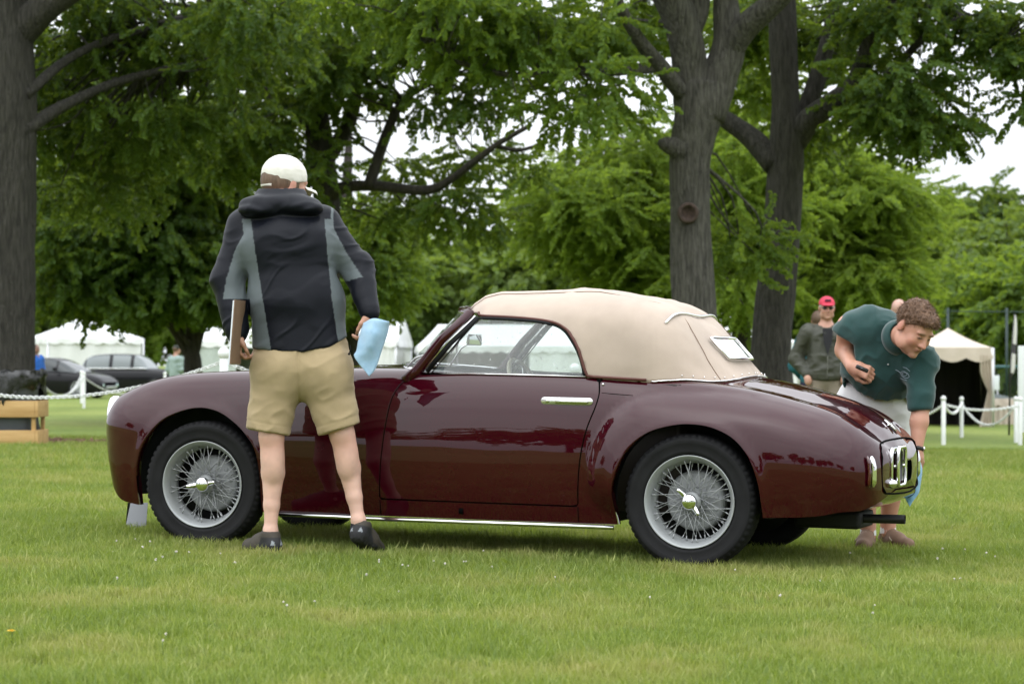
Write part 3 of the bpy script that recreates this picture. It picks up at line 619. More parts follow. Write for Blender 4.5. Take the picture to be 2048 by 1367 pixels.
mb = MB(); mb.tube([(p[0], p[1], z) for p, z in zip(pts, zz)], .0065, 8); mb.build('rear_bow_trim', CHROME, top)
# rear window
rw = empty('rear_window', parent=car); e0 = TG[NA - 1, 8]; e1 = TG[NA - 1, 19]; off = Vector((-.012, 0, .010))
def rwp(s, t): p = Vector(e0).lerp(Vector(e1), t) + off; p.x += .035 * s * s; p.y = .22 * s; return p
v = [rwp(s, t) for t in (0, 1) for s in np.linspace(-1, 1, 9)]; mesh_obj('pane', v, [(i, i + 1, 10 + i, 9 + i) for i in range(8)], glass_material('rear_window_glass', haze=0.25, refl=2.2), rw)
mb = MB(); lp = [rwp(s, 0) for s in np.linspace(-1, 1, 9)] + [rwp(s, 1) for s in np.linspace(1, -1, 9)]; mb.tube(lp, .008, 8, closed=True); mb.build('frame', CHROME, rw)
# side windows
GL = [(1.075, 1.092), (.96, 1.090), (.848, 1.084), (.762, 1.076), (.692, 1.062), (.655, 1.044), (.628, 1.019), (.580, .949), (.552, .880), (.540, .826), (1.30, .826)]
GLs = [tuple(p) for p in crom(GL[:10], 4)] + [GL[10]]
def gly(z): return .568 - .10 * max(0, z - .83) - .25 * max(0, z - .98) ** 2
for s in (1, -1):
    wnd = empty('side_window', parent=car)
    nG = len(GLs); v = [(p[0], s * gly(p[1]), p[1]) for p in GLs] + [(p[0], s * (gly(p[1]) - .005), p[1]) for p in GLs]
    mesh_obj('pane', v, [tuple(range(nG)), tuple(range(2 * nG - 1, nG - 1, -1))] + [(i, (i + 1) % nG, nG + (i + 1) % nG, nG + i) for i in range(nG)], GLASS, wnd, smooth=False)
    mb = MB(); mb.tube([(p[0], s * (gly(p[1]) + .002), p[1]) for p in GLs], .0075, 6, closed=True); mb.build('rubber_seal', RUBBER, wnd)
    mb = MB(); mb.tube([(1.33, s * .581, .831), (.9, s * .585, .832), (.525, s * .584, .829)], .0035, 6); mb.build('belt_moulding', CHROME, wnd)
# wheels
def tyre_mesh():
    n = 240; prof = [(.204, -.055), (.215, -.066), (.245, -.073), (.275, -.073), (.293, -.066), (.3015, -.055), (.3045, -.030), (.305, 0), (.3045, .030), (.3015, .055), (.293, .066), (.283, .0705), (.281, .0735), (.275, .0735), (.262, .0755), (.260, .0745), (.245, .0735), (.228, .070), (.226, .0705), (.215, .066), (.204, .055)]
    v = []; f = []; m = len(prof)
    for k in range(n):
        a = 2 * math.pi * k / n
        for i, (r_, y) in enumerate(prof):
            if 4 <= i <= 10:
                if i in (4, 5, 9, 10): r_ -= .008 * (k % 4 == 0)
                elif (k + (2 if i in (6, 8) else 0)) % 4 == 0: r_ -= .006
            v.append((r_ * math.cos(a), y, r_ * math.sin(a)))
    for k in range(n):
        for i in range(m - 1): f.append((k * m + i, k * m + i + 1, ((k + 1) % n) * m + i + 1, ((k + 1) % n) * m + i))
    return v, f
ROTY = Matrix.Rotation(R(-90), 4, 'X')                   # lathe axis Z -> +Y
def wheel_set():
    mb = MB(); prof = [(.200, .050), (.2045, .058), (.209, .066), (.2085, .069), (.204, .069), (.198, .060), (.190, .052), (.186, .040), (.184, .036), (.1815, .010), (.176, .004), (.172, -.006), (.172, -.030), (.178, -.036), (.185, -.045), (.205, -.060)]
    mb.lathe(prof, 72, 0, ROTY); rim = mb.build('wheel', SILVER)
    v, f = tyre_mesh(); mesh_obj('tyre', v, f, RUBBER, rim)
    mb = MB(); mb.lathe([(.001, -.022), (.060, -.022), (.066, -.030), (.118, -.034), (.132, -.042), (.137, -.055), (.137, -.10)], 60, 0, ROTY)
    for k in range(12):
        a = k * math.pi / 6; mb.ball((.104 * math.cos(a), -.034, .104 * math.sin(a)), .012, 5, sc=(1, .4, 1))
    mb.build('brake_drum', DRUM, rim)
    mb = MB(); mb.lathe([(.001, -.095), (.212, -.095), (.212, -.105), (.001, -.105)], 40, 0, ROTY); mb.build('shade_backing_plate', BLACK, rim)  # brake backing plate widened and blacked to put shade behind the spokes
    mb = MB(); mb.lathe([(.062, -.020), (.062, -.012), (.045, -.006), (.040, .010), (.044, .026), (.044, .034), (.034, .040), (.030, .048), (.001, .048)], 40, 0, ROTY); mb.build('hub', SILVER, rim)
    mb = MB(); mb.lathe([(.030, .046), (.035, .052), (.0355, .066), (.033, .074), (.024, .079), (.001, .080)], 32, 0, ROTY)
    for s in (1, -1):
        sec = [(.026, .013, .062), (.045, .011, .068), (.062, .009, .077), (.074, .006, .085)]; vv = []
        for x, hw, y in sec: vv += [(s * x, y - .008, -hw), (s * x, y - .008, hw), (s * x, y + .003, hw), (s * x, y + .003, -hw)]
        ff = [(4 * i + a, 4 * i + (a + 1) % 4, 4 * i + 4 + (a + 1) % 4, 4 * i + 4 + a) for i in range(3) for a in range(4)] + [(12, 13, 14, 15)]; mb.add(vv, ff)
    mb.build('wing_nut', CHROME, rim)
    sp0 = None
    def spoke(p, q):
        mb = MB(); mb.tube([p, q], .0017, 6); d = (Vector(q) - Vector(p)).normalized(); mb.tube([Vector(q) - d * .022, Vector(q)], .0030, 6); return mb
    kinds = {}
    for key, (rh, yh_, rr, yr, sk, N_) in {'o': (.042, .030, .186, .034, .72, 10), 'm': (.041, .012, .179, .006, .95, 10), 'i': (.056, -.012, .173, -.012, .55, 8)}.items():
        for sg in (1, -1):
            mb = spoke((rh * math.cos(sg * sk), yh_, rh * math.sin(sg * sk)), (rr, yr + .004 * sg, 0)); o0 = mb.build('spoke', SPOKE, rim, smooth=True)
            for k in range(N_):
                o = o0 if k == 0 else o0.copy()
                if k: COL.objects.link(o); o.parent = rim
                o.rotation_euler = (0, (k + {'o': 0, 'm': .5, 'i': .25}[key] + (.12 if sg > 0 else -.12)) * 2 * math.pi / N_, 0)
    return rim
whl = wheel_set(); whl.parent = car; whl.location = (0, .625, .28); whl.rotation_euler = (0, R(-48), 0)
wh2 = copy_tree(whl, car); wh2.location = (2.425, .625, .28); wh2.rotation_euler = (0, R(10), R(1.5))
for wx in (0, 2.425):
    wf_ = bpy.data.objects.new('wheel', whl.data); COL.objects.link(wf_); wf_.parent = car; wf_.location = (wx, -.625, .28); wf_.rotation_euler = (0, 0, math.pi)
    for ch in whl.children:
        if not ch.name.startswith('spoke'):
            c = ch.copy(); COL.objects.link(c); c.parent = wf_
# axle ends and suspension, so that the wheels join the car
for wx in (0, 2.425): mb = MB(); mb.tube([(wx, -.60, .28), (wx, .60, .28)], .035, 8); mb.build('axle', BLACK, car)
# brightwork
mb = MB(); mb.tube([(u, surf_y(u, .17) + .004, z) for u, z in ((2.03, .150), (1.55, .146), (1.0, .147), (.363, .150))], .0105, 10, flat=(1, 1)); mb.build('sill_moulding', CHROME, car)
for u_ in (1.51, .534): mb = MB(); mb.tube([(u_ + .0, surf_y(u_, z) + .0012, z) for z in (.236, .20, .168)], .0022, 6); mb.build('sill_joint', SEAM, car)
mb = MB(); mb.tube([(.449 - .003 + t * -.166, surf_y(.449 - t * .166, .757 - t * .010) + .0004, .757 - t * .010) for t in np.linspace(.05, .95, 8)], .0016, 6); mb.build('wing_joint', SEAM, car)
ph = Vector((1.105, surf_y(1.105, .20) + .001, .198)); mb = MB(); mb.box(ph - Vector((.011, .003, .013)), ph + Vector((.011, .002, .013))); mb.build('jack_socket', SEAM, car)
hy = surf_y(.6, .715) ; hd = empty('door_handle', (.597, hy, .7155), parent=door)
def slab(x0, x1, zz, hh, y0, y1, n=8):
    P = [(x1 - hh + hh * math.sin(a), zz + hh * math.cos(a)) for a in np.linspace(0, math.pi, n)] + [(x0 + hh - hh * math.sin(a), zz - hh * math.cos(a)) for a in np.linspace(0, math.pi, n)]; k = len(P)
    q = .82; cx = (x0 + x1) / 2
    v = [(x, y0, z) for x, z in P] + [(x, y1 * .7 + y0 * .3, z) for x, z in P] + [(x - math.copysign(.003, x - cx), y1, zz + (z - zz) * q) for x, z in P]
    return v, [(i, (i + 1) % k, k + (i + 1) % k, k + i) for i in range(k)] + [(k + i, k + (i + 1) % k, 2 * k + (i + 1) % k, 2 * k + i) for i in range(k)] + [tuple(range(2 * k, 3 * k))]
mb = MB(); mb.add(*slab(-.126, .126, 0, .0175, -.006, .007)); mb.build('handle_plate', mat('satin_chrome', (.80, .80, .79), .22, .9), hd)
mb = MB(); mb.add(*slab(-.105, .055, -.001, .0095, .004, .017)); mb.build('handle_bar', CHROME, hd)
mb = MB(); mb.lathe([(.009, 0), (.009, .010), (.006, .012), (.001, .012)], 16, 0, Matrix.Translation((.092, 0, 0)) @ ROTY); mb.build('lock', CHROME, hd)
py_ = surf_y(.46, .80); mb = MB(); mb.ball((.438, surf_y(.438, .795) + .002, .795), .007, 6); mb.build('snap_button', CHROME, car)
for s in (1, -1):                                       # headlamps: chrome ring and lens at the fender tips
    hl = empty('headlight', (3.026, s * .462, .592), (0, 0, s * R(14)), car)
    MX = Matrix.Rotation(R(90), 4, 'Y')
    mb = MB(); mb.lathe([(.080, -.05), (.098, -.015), (.100, .006), (.094, .018), (.086, .020)], 40, 0, MX); mb.build('ring', CHROME, hl)
    mb = MB(); mb.lathe([(.088, .016), (.070, .026), (.040, .034), (.001, .037)], 32, 0, MX); mb.build('lens', mat('headlight_lens', (.75, .78, .78), .08, .3), hl)
    tl = empty('tail_light', parent=car); zt = np.linspace(.365, .50, 9); wy_ = .475
    mb = MB(); mb.tube([(surf_u_tail(wy_ + .05, z) - .012, s * (wy_ + .052), z) for z in zt], [.006] + [.0135] * 7 + [.006], 8); mb.build('bezel', CHROME, tl)
    mb = MB(); mb.tube([(surf_u_tail(wy_ + .06, z) - .004, s * (wy_ + .072), z) for z in zt], [.004] + [.009] * 7 + [.004], 8); mb.build('red_lens', mat('red_lens', (.05, .003, .004), .12, coat=1), tl)
grl = MB()
for k in range(9):
    z = .40 + k * .025; grl.tube([(surf_y(3.0, .5) * 0 + 3.112 - .25 * (w_ / .62) ** 2 - .06 * abs(z - .52), w_, z) for w_ in np.linspace(-.26, .26, 9)], .005, 6)
grl.build('grille', CHROME, car)
# tail panel: lid joint, number plate holder, lamp, exhaust
lid = []
for (w_, z) in crom([(.40, .535), (.30, .556), (0, .565), (-.30, .556), (-.40, .535), (-.43, .44), (-.40, .345), (-.3, .325), (0, .318), (.3, .325), (.40, .345), (.43, .44)], 4, True): lid.append((surf_u_tail(w_, z) - .002, w_, z))
mb = MB(); mb.tube(lid, .0045, 6, closed=True); mb.build('boot_lid_joint', SEAM, car)
npl = empty('number_plate_holder', (-.828, .17, .445), parent=car)
def rrect(hw, hz, r_, x, n=5):
    o = []
    for cx, cz, a0 in ((hw - r_, hz - r_, 0), (-hw + r_, hz - r_, 90), (-hw + r_, -hz + r_, 180), (hw - r_, -hz + r_, 270)):
        for k in range(n): a = R(a0 + 90 * k / (n - 1)); o.append((x, cx + r_ * math.cos(a), cz + r_ * math.sin(a)))
    return o
mb = MB(); mb.tube(rrect(.085, .086, .03, -.022), .009, 8, closed=True); mb.tube(rrect(.115, .078, .03, .004), .011, 8, closed=True)
for s in (1, -1): mb.tube([(.05, s * .07, 0), (-.022, s * .078, 0)], .008, 8)
mb.build('chrome_frame', CHROME, npl)
mb = MB(); pr = rrect(.072, .068, .02, -.014); pr2 = [(x + .006, y, z) for x, y, z in pr]; k = len(pr); mb.add(pr + pr2, [tuple(range(k)), tuple(range(2 * k - 1, k - 1, -1))] + [(i, (i + 1) % k, k + (i + 1) % k, k + i) for i in range(k)]); mb.build('plate', mat('plate_black', (.02, .02, .022), .35), npl)
mb = MB(); mb.tube([(-.77, .30, .365), (-.815, .30, .368), (-.838, .31, .370), (-.842, .26, .372)], [.008, .018, .020, .014], 10); mb.build('boot_handle', CHROME, car)
mb = MB(); mb.tube([(-.735, 0, .648), (-.765, 0, .622), (-.79, 0, .596)], [.004, .008, .003], 8); mb.tube([(-.76, .05, .625), (-.765, 0, .630), (-.76, -.05, .625)], [.003, .006, .003], 8); mb.build('boot_emblem', CHROME, car)
mb = MB(); mb.box((-.67, -.12, .150), (-.36, .20, .228), bev=.02); mb.build('silencer', BLACK, car)
mb = MB(); mb.tube([(-.50, .12, .195), (-.86, .12, .200)], .021, 16, cap=False); mb.tube([(-.86, .12, .200), (-.70, .12, .198)], .018, 16, cap=False); mb.build('exhaust_pipe', mat('exhaust_black', (.012, .012, .013), .45), car)
# ------------------------------------------------------------------ people: smooth-blended volumes turned into one continuous skin by surface nets
class Field:
    def __init__(s, lo, hi, res):
        s.lo = np.array(lo, float) - 3 * res; s.res = res; s.n = (np.ceil((np.array(hi) - s.lo) / res).astype(int) + 4); s.F = np.full(s.n, 0.25, np.float32)
    def box(s, lo, hi):
        a = np.clip(((np.array(lo) - s.lo) / s.res).astype(int) - 1, 0, s.n - 1); b = np.clip(((np.array(hi) - s.lo) / s.res).astype(int) + 3, 1, s.n)
        return a, b
    def pts(s, a, b):
        ax = [s.lo[i] + s.res * np.arange(a[i], b[i]) for i in range(3)]; return np.meshgrid(*ax, indexing='ij')
    def put(s, lo, hi, fn, k, op='add'):
        m = k + 0.03; a, b = s.box(np.array(lo) - m, np.array(hi) + m)
        if np.any(b <= a): return
        X, Y, Z = s.pts(a, b); d = fn(X, Y, Z).astype(np.float32); sl = tuple(slice(a[i], b[i]) for i in range(3)); c = s.F[sl]
        if op == 'add':
            h = np.clip(0.5 + 0.5 * (c - d) / k, 0, 1); s.F[sl] = np.minimum(c, c * (1 - h) + d * h - k * h * (1 - h))
        else:
            h = np.clip(0.5 - 0.5 * (c + d) / k, 0, 1); s.F[sl] = c * (1 - h) - d * h + k * h * (1 - h)
    def cone(s, a, b, ra, rb, k=0.03, flat=None, op='add'):
        a = np.array(a, float); b = np.array(b, float); e = b - a; L2 = e @ e + 1e-12; rm = max(ra, rb) * (flat[1] if flat else 1) + .01
        ax = np.array(flat[0], float) / np.linalg.norm(flat[0]) if flat else None
        def fn(X, Y, Z):
            px, py, pz = X - a[0], Y - a[1], Z - a[2]; t = np.clip((px * e[0] + py * e[1] + pz * e[2]) / L2, 0, 1)
            qx, qy, qz = px - t * e[0], py - t * e[1], pz - t * e[2]
            if ax is not None:
                c = qx * ax[0] + qy * ax[1] + qz * ax[2]; g = c * (1 / flat[1] - 1); qx, qy, qz = qx + g * ax[0], qy + g * ax[1], qz + g * ax[2]
            return np.sqrt(qx * qx + qy * qy + qz * qz) - (ra + (rb - ra) * t)
        s.put(np.minimum(a, b) - rm, np.maximum(a, b) + rm, fn, k, op)
    def ell(s, c, r, M=None, k=0.02, op='add'):         # ellipsoid, c given in M's frame
        M = M or Matrix.Identity(4); cw = np.array(M @ Vector(c)); Ri = np.array(M.to_3x3().inverted()); r = np.array(r, float); rm = r.max() + .005; r0 = r.min()
        def fn(X, Y, Z):
            px, py, pz = X - cw[0], Y - cw[1], Z - cw[2]; q = [(Ri[i, 0] * px + Ri[i, 1] * py + Ri[i, 2] * pz) for i in range(3)]
            k0 = np.sqrt(sum((q[i] / r[i]) ** 2 for i in range(3))); k1 = np.sqrt(sum((q[i] / r[i] ** 2) ** 2 for i in range(3))) + 1e-9
            return np.where(k0 < 1e-3, -r0, k0 * (k0 - 1) / k1)
        s.put(cw - rm, cw + rm, fn, k, op)
    def cut(s, p, n):                                   # remove the side the normal points to
        n = np.array(n, float) / np.linalg.norm(n); X, Y, Z = s.pts(np.zeros(3, int), s.n); d = (X - p[0]) * n[0] + (Y - p[1]) * n[1] + (Z - p[2]) * n[2]; s.F = np.maximum(s.F, d.astype(np.float32))
    def mesh(s):
        F = s.F; S = F < 0; n = F.shape; c = np.zeros(tuple(k - 1 for k in n), np.int8)
        for dx in (0, 1):
            for dy in (0, 1):
                for dz in (0, 1): c += S[dx:n[0] - 1 + dx, dy:n[1] - 1 + dy, dz:n[2] - 1 + dz]
        act = (c > 0) & (c < 8); I = np.argwhere(act); idx = np.full(act.shape, -1, np.int64); idx[act] = np.arange(len(I))
        acc = np.zeros((len(I), 3)); cnt = np.zeros(len(I))
        for ax in range(3):
            for o in ((0, 0), (0, 1), (1, 0), (1, 1)):
                p = I.copy(); oth = [k for k in range(3) if k != ax]; p[:, oth[0]] += o[0]; p[:, oth[1]] += o[1]; q = p.copy(); q[:, ax] += 1
                f0 = F[tuple(p.T)]; f1 = F[tuple(q.T)]; m = (f0 < 0) != (f1 < 0); t = np.where(m, f0 / np.where(m, f0 - f1, 1), 0)
                pos = p.astype(float); pos[:, ax] += t; acc[m] += pos[m]; cnt[m] += 1
        V = acc / cnt[:, None] * s.res + s.lo; Q = []
        for ax in range(3):
            o = [k for k in range(3) if k != ax]; sl0 = [slice(None)] * 3; sl1 = [slice(None)] * 3; sl0[ax] = slice(0, -1); sl1[ax] = slice(1, None)
            A = S[tuple(sl0)]; B = S[tuple(sl1)]; E = np.argwhere(A != B); E = E[(E[:, o[0]] > 0) & (E[:, o[1]] > 0) & (E[:, o[0]] < n[o[0]] - 1) & (E[:, o[1]] < n[o[1]] - 1)]
            def cell(d0, d1):
                p = E.copy(); p[:, o[0]] -= d0; p[:, o[1]] -= d1; return idx[tuple(p.T)]
            q = np.stack([cell(1, 1), cell(0, 1), cell(0, 0), cell(1, 0)], 1); fl = A[tuple(E.T)]
            if ax == 1: fl = ~fl
            q[~fl] = q[~fl][:, ::-1]; Q.append(q)
        Q = np.concatenate(Q); Q = Q[(Q >= 0).all(1)]
        return V, Q
def vnormals(V, Q):
    n = np.cross(V[Q[:, 2]] - V[Q[:, 0]], V[Q[:, 3]] - V[Q[:, 1]]); N = np.zeros_like(V)
    for k in range(4): np.add.at(N, Q[:, k], n)
    return N / (np.linalg.norm(N, axis=1, keepdims=True) + 1e-12)
def relax(V, Q, it=2, lam=0.5):
    for _ in range(it):
        A = np.zeros_like(V); c = np.zeros(len(V))
        for k in range(4):
            np.add.at(A, Q[:, k], V[Q[:, (k + 1) % 4]]); np.add.at(c, Q[:, k], 1); np.add.at(A, Q[:, (k + 1) % 4], V[Q[:, k]]); np.add.at(c, Q[:, (k + 1) % 4], 1)
        V = V + lam * (A / c[:, None] - V)
    return V
def folds(V, Q, amp, scale, seed=0, amp2=0.0):          # cloth folds: ridged noise pushed along the normals
    N = vnormals(V, Q); r = 1 - np.abs(vnoise(V * scale, seed)) * 2; r2 = 1 - np.abs(vnoise(V * np.array(scale) * 2.3 + 7, seed + 1)) * 2
    return V + N * (amp * r + (amp2 or amp * .45) * r2)[:, None]
def part(person, name, V, Q, m, col=None, attrs=None):
    b = np.array(person.location); a = dict(attrs or {})
    if col is not None: a['col'] = col
    return mesh_obj(name, V - b, Q, m, person, attrs=a)
SKIN = attr_mat('skin', 'col', 0.5, sss=0.08, bump=0.1, bscale=400, bdist=0.001)
def frame(origin, fwd, up):                             # head/hand frame: x = left of the person, y = forward, z = up
    f = Vector(fwd).normalized(); u = Vector(up); u = (u - f * u.dot(f)).normalized(); x = u.cross(f) * -1
    M = Matrix((( x.x, f.x, u.x, origin[0]), (x.y, f.y, u.y, origin[1]), (x.z, f.z, u.z, origin[2]), (0, 0, 0, 1)))
    return M
def head_shape(F, M, neck=None, s=1.0):
    E = lambda c, r, k=.02, op='add': F.ell([q * s for q in c], [q * s for q in r], M, k, op)
    E((0, -.014, .032), (.075, .096, .088), .02); E((0, .028, -.028), (.061, .068, .086), .03); E((0, .040, -.078), (.047, .042, .036), .03); E((0, .083, -.098), (.020, .016, .015), .02)
    for x in (-1, 1):
        E((x * .040, .062, -.030), (.024, .024, .026), .02); E((x * .030, .080, .024), (.024, .012, .009), .012); E((x * .031, .101, .002), (.015, .010, .0085), .008, 'sub'); E((x * .031, .079, .002), (.0125, .0125, .010), .004)
        E((x * .079, -.010, -.004), (.009, .019, .031), .006); E((x * .013, .098, -.032), (.009, .011, .008), .008); E((x * .055, .02, -.07), (.018, .04, .03), .02)
    P = lambda c: np.array(M @ Vector([q * s for q in c]))
    F.cone(P((0, .086, .010)), P((0, .112, -.030)), .008 * s, .0115 * s, .012); E((0, .094, -.055), (.021, .010, .0055), .006); E((0, .091, -.065), (.018, .010, .006), .006)
    if neck is not None: F.cone(P((0, -.022, -.055)), neck, .056 * s, .064 * s, .03)
def face_colour(V, M, base, s=1.0, lips=(.36, .13, .11), brow=(.13, .075, .045), shave=None):
    Mi = np.array(M.inverted()); L_ = (V @ Mi[:3, :3].T + Mi[:3, 3]) / s; C = np.tile(np.array(base, float), (len(V), 1)); C *= (1 + .07 * vnoise(V * 45, 3))[:, None]
    def blend(w, c): 
        nonlocal C; C = C * (1 - w[:, None]) + np.array(c) * w[:, None]
    fr = L_[:, 1] > .05
    g = lambda c, r: np.exp(-(((L_ - np.array(c)) / np.array(r)) ** 2).sum(1))
    near = (np.abs(L_[:, 0]) < .12) & (np.abs(L_[:, 2]) < .16) & (np.abs(L_[:, 1]) < .16)
    for x in (-1, 1):
        blend(.45 * g((x * .045, .08, -.03), (.022, .03, .018)) * near, (.50, .17, .13)); blend(np.clip(1.3 * g((x * .031, .092, .024), (.020, .02, .0055)), 0, .85) * near, brow)
        blend(np.clip(1.5 * g((x * .031, .092, .002), (.013, .012, .0045)), 0, .9) * near, (.055, .035, .03)); blend(.6 * g((x * .082, -.010, -.004), (.012, .02, .03)) * near, (.55, .20, .16))
    blend(.5 * g((0, .115, -.03), (.012, .012, .012)) * near, (.52, .18, .14)); blend(np.clip(1.2 * g((0, .10, -.060), (.020, .014, .0065)), 0, .8) * near, lips)
    if shave is not None: blend(.4 * smooth01(-.045, -.085, L_[:, 2]) * near * fr, shave)
    return C
def hand_shape(F, M, curl=0.5, side=1, spread=.1, r=1.0):  # M: origin wrist, y along the hand, z back of the hand, x towards the thumb side * side
    P = lambda x, y, z: np.array(M @ Vector((x * side * r, y * r, z * r)))
    zax = np.array(M.to_3x3() @ Vector((0, 0, 1)))
    F.cone(P(0, .005, 0), P(0, .03, 0), .025 * r, .030 * r, .015, (np.cross(zax, np.array(M.to_3x3() @ Vector((0, 1, 0)))), 1.25))
    for x in (-.027, -.009, .009, .026): F.cone(P(x * .6, .02, 0), P(x, .082, 0), .017 * r, .0115 * r, .014)
    for i, (x, L1) in enumerate(((-.029, .030), (-.0098, .037), (.0098, .041), (.0285, .036))):
        a = curl * (1.0 + .06 * i); y, z = .084 - (.006 if i == 0 else 0), 0.0; p = P(x, y, z); an = 0
        for sgm, (l, rr) in enumerate(((L1, .0092), (L1 * .72, .0086), (L1 * .55, .0078))):
            an += a * (1.0, 1.25, .8)[sgm]; y2 = y + l * math.cos(an); z2 = z - l * math.sin(an); q = P(x * (1 + spread * sgm * .4), y2, z2); F.cone(p, q, rr * r, (rr - .0008) * r, .004); p, y, z = q, y2, z2
    F.cone(P(.022, .012, -.006), P(.044, .046, -.018), .016 * r, .0115 * r, .012); F.cone(P(.044, .046, -.018), P(.046, .076, -.030), .0108 * r, .0092 * r, .006); F.cone(P(.046, .076, -.030), P(.036, .096, -.040), .0092 * r, .0078 * r, .005)
def strands(person, name, V, N, n, ln, m, seed, comb=(0, 0, 0), wid=.0012, parent=None):
    r_ = np.random.default_rng(seed); i = r_.integers(0, len(V), n); b = np.array(person.location); vs = []; fs_ = []
    for k in i:
        p = V[k] - b - N[k] * .003; d = N[k] * .5 + np.array(comb) + r_.normal(0, .55, 3); d /= np.linalg.norm(d); q = p + d * ln * r_.uniform(.5, 1.2); t = np.cross(d, r_.normal(0, 1, 3)); t *= wid / (np.linalg.norm(t) + 1e-9)
        mid = (p + q) / 2 + N[k] * ln * .18; j = len(vs); vs += [p - t, p + t, mid - t * .8, mid + t * .8, q]; fs_ += [(j, j + 1, j + 3, j + 2), (j + 2, j + 3, j + 4)]
    return mesh_obj(name, vs, fs_, m, parent or person)
# =========================== man in the black and grey rain jacket, seen from behind
B = gpt(640, 11.14)
man = empty('person', B); tag(man, 'man seen from behind in black and grey rain jacket, khaki shorts and white cap', 'person')
J = lambda x, y, Y: np.array(at(x, y, Y))
LH, LK, LC, LA = J(550, 735, 11.15), J(543, 872, 11.10), J(546, 945, 11.13), J(541, 1062, 11.12)
RH, RK, RC, RA = J(655, 735, 11.15), J(684, 868, 11.12), J(698, 935, 11.16), J(717, 1040, 11.14)
HD = J(571, 371, 11.36); HM = frame(HD, (.78, .60, -.14), (.12, .10, .97)); NECK = J(562, 408, 11.27)
F = Field(np.array((B.x - .75, 10.85, -.06)), np.array((B.x + .55, 11.65, 1.78)), .0055)
head_shape(F, HM, NECK, 1.04)
F.cone(NECK, J(568, 470, 11.24), .055, .08, .03); F.cone(J(570, 500, 11.22), J(600, 700, 11.15), .12, .12, .05, ((1, 0, 0), 1.3))
for H, K, C, A in ((LH, LK, LC, LA), (RH, RK, RC, RA)):
    F.cone(H, K, .080, .056, .04); F.cone(K, C, .055, .053, .02); F.cone(C, C * .45 + A * .55, .052, .036, .015); F.cone(C * .45 + A * .55, A, .036, .028, .015); F.ell(tuple(K * .45 + C * .55 + np.array((.006, -.022, -.02))), (.044, .042, .095), None, .03)
    F.cone(A, A + np.array((0, .01, -.06)), .034, .034, .02)
LW, RW = J(474, 668, 11.10), J(741, 628, 11.06); LS, LE = J(492, 450, 11.27), J(453, 560, 11.20); RS, RE = J(646, 446, 11.27), J(717, 538, 11.22)
for S_, E_, W_ in ((LS, LE, LW), (RS, RE, RW)): F.cone(S_, E_, .045, .034, .03); F.cone(E_, W_, .034, .026, .03)
LHM = frame(LW, (.05, .16, -.98), (-1, -.35, 0)); hand_shape(F, LHM, .62, -1, r=.98)
RHM = frame(RW, (-.12, .12, -.98), (.95, -.5, 0)); hand_shape(F, RHM, .55, 1, r=.98)
V, Q = F.mesh(); V = relax(V, Q, 1, .4)
C = face_colour(V, HM, (.47, .25, .175)); calf = (V[:, 2] < .62); C[calf] = np.array((.68, .43, .34)) * (1 + .06 * vnoise(V[calf] * 25, 5) + .05 * vnoise(V[calf] * 70, 6))[:, None]
kn = np.exp(-((V[:, 2] - .50) / .06) ** 2) * calf; C = C * (1 - .35 * kn[:, None]) + np.array((.62, .30, .23)) * .35 * kn[:, None]
part(man, 'body', V, Q, SKIN, C)
# shorts
KHAKI = mat('khaki_twill', (0.36, 0.275, 0.155), 0.9, var=0.07, vscale=9, bump=0.35, bscale=260, bdist=0.002, sheen=0.1)
F = Field((B.x - .45, 10.88, .48), (B.x + .35, 11.5, 1.02), .006)
F.cone(J(603, 690, 11.16), J(603, 735, 11.15), .138, .145, .04, ((1, 0, 0), 1.55))
F.ell(tuple(J(565, 745, 11.09)), (.11, .09, .11), None, .05); F.ell(tuple(J(645, 745, 11.09)), (.11, .09, .11), None, .05)
F.cone(J(557, 745, 11.14), J(536, 862, 11.11), .118, .098, .05); F.cone(J(652, 745, 11.14), J(679, 862, 11.12), .118, .097, .05)
hz = at(0, 856, 11.1).z; X, Y, Z = F.pts(np.zeros(3, int), F.n); cx = (608 - 1024) / FPX * 11.12
lz = np.where(X < cx, at(0, 862, 11.1).z + (X - J(536, 0, 11.1)[0]) * -.18, at(0, 857, 11.1).z + (X - J(679, 0, 11.1)[0]) * .30); F.F = np.maximum(F.F, (lz - Z).astype(np.float32))
V, Q = F.mesh(); V = relax(V, Q, 2); V = folds(V, Q, .0040, (7, 7, 5), 11); V = V + vnormals(V, Q) * (.0030 * (1 - np.abs(vnoise(np.c_[V[:, 0] * 10 + V[:, 2] * 9, V[:, 1] * 5, V[:, 2] * 17 - V[:, 0] * 9], 13)) * 2.4))[:, None]
Nn = vnormals(V, Q); hl = np.where(V[:, 0] < cx, at(0, 862, 11.1).z + (V[:, 0] - J(536, 0, 11.1)[0]) * -.18, at(0, 857, 11.1).z + (V[:, 0] - J(679, 0, 11.1)[0]) * .30)
V = V - Nn * (.0016 * np.exp(-((V[:, 2] - hl - .038) / .004) ** 2))[:, None] - Nn * (.006 * np.exp(-((V[:, 0] - (604 - 1024) / FPX * 11.1 + .01) / .006) ** 2) * (V[:, 1] < 11.12))[:, None]
part(man, 'shorts', V, Q, KHAKI)
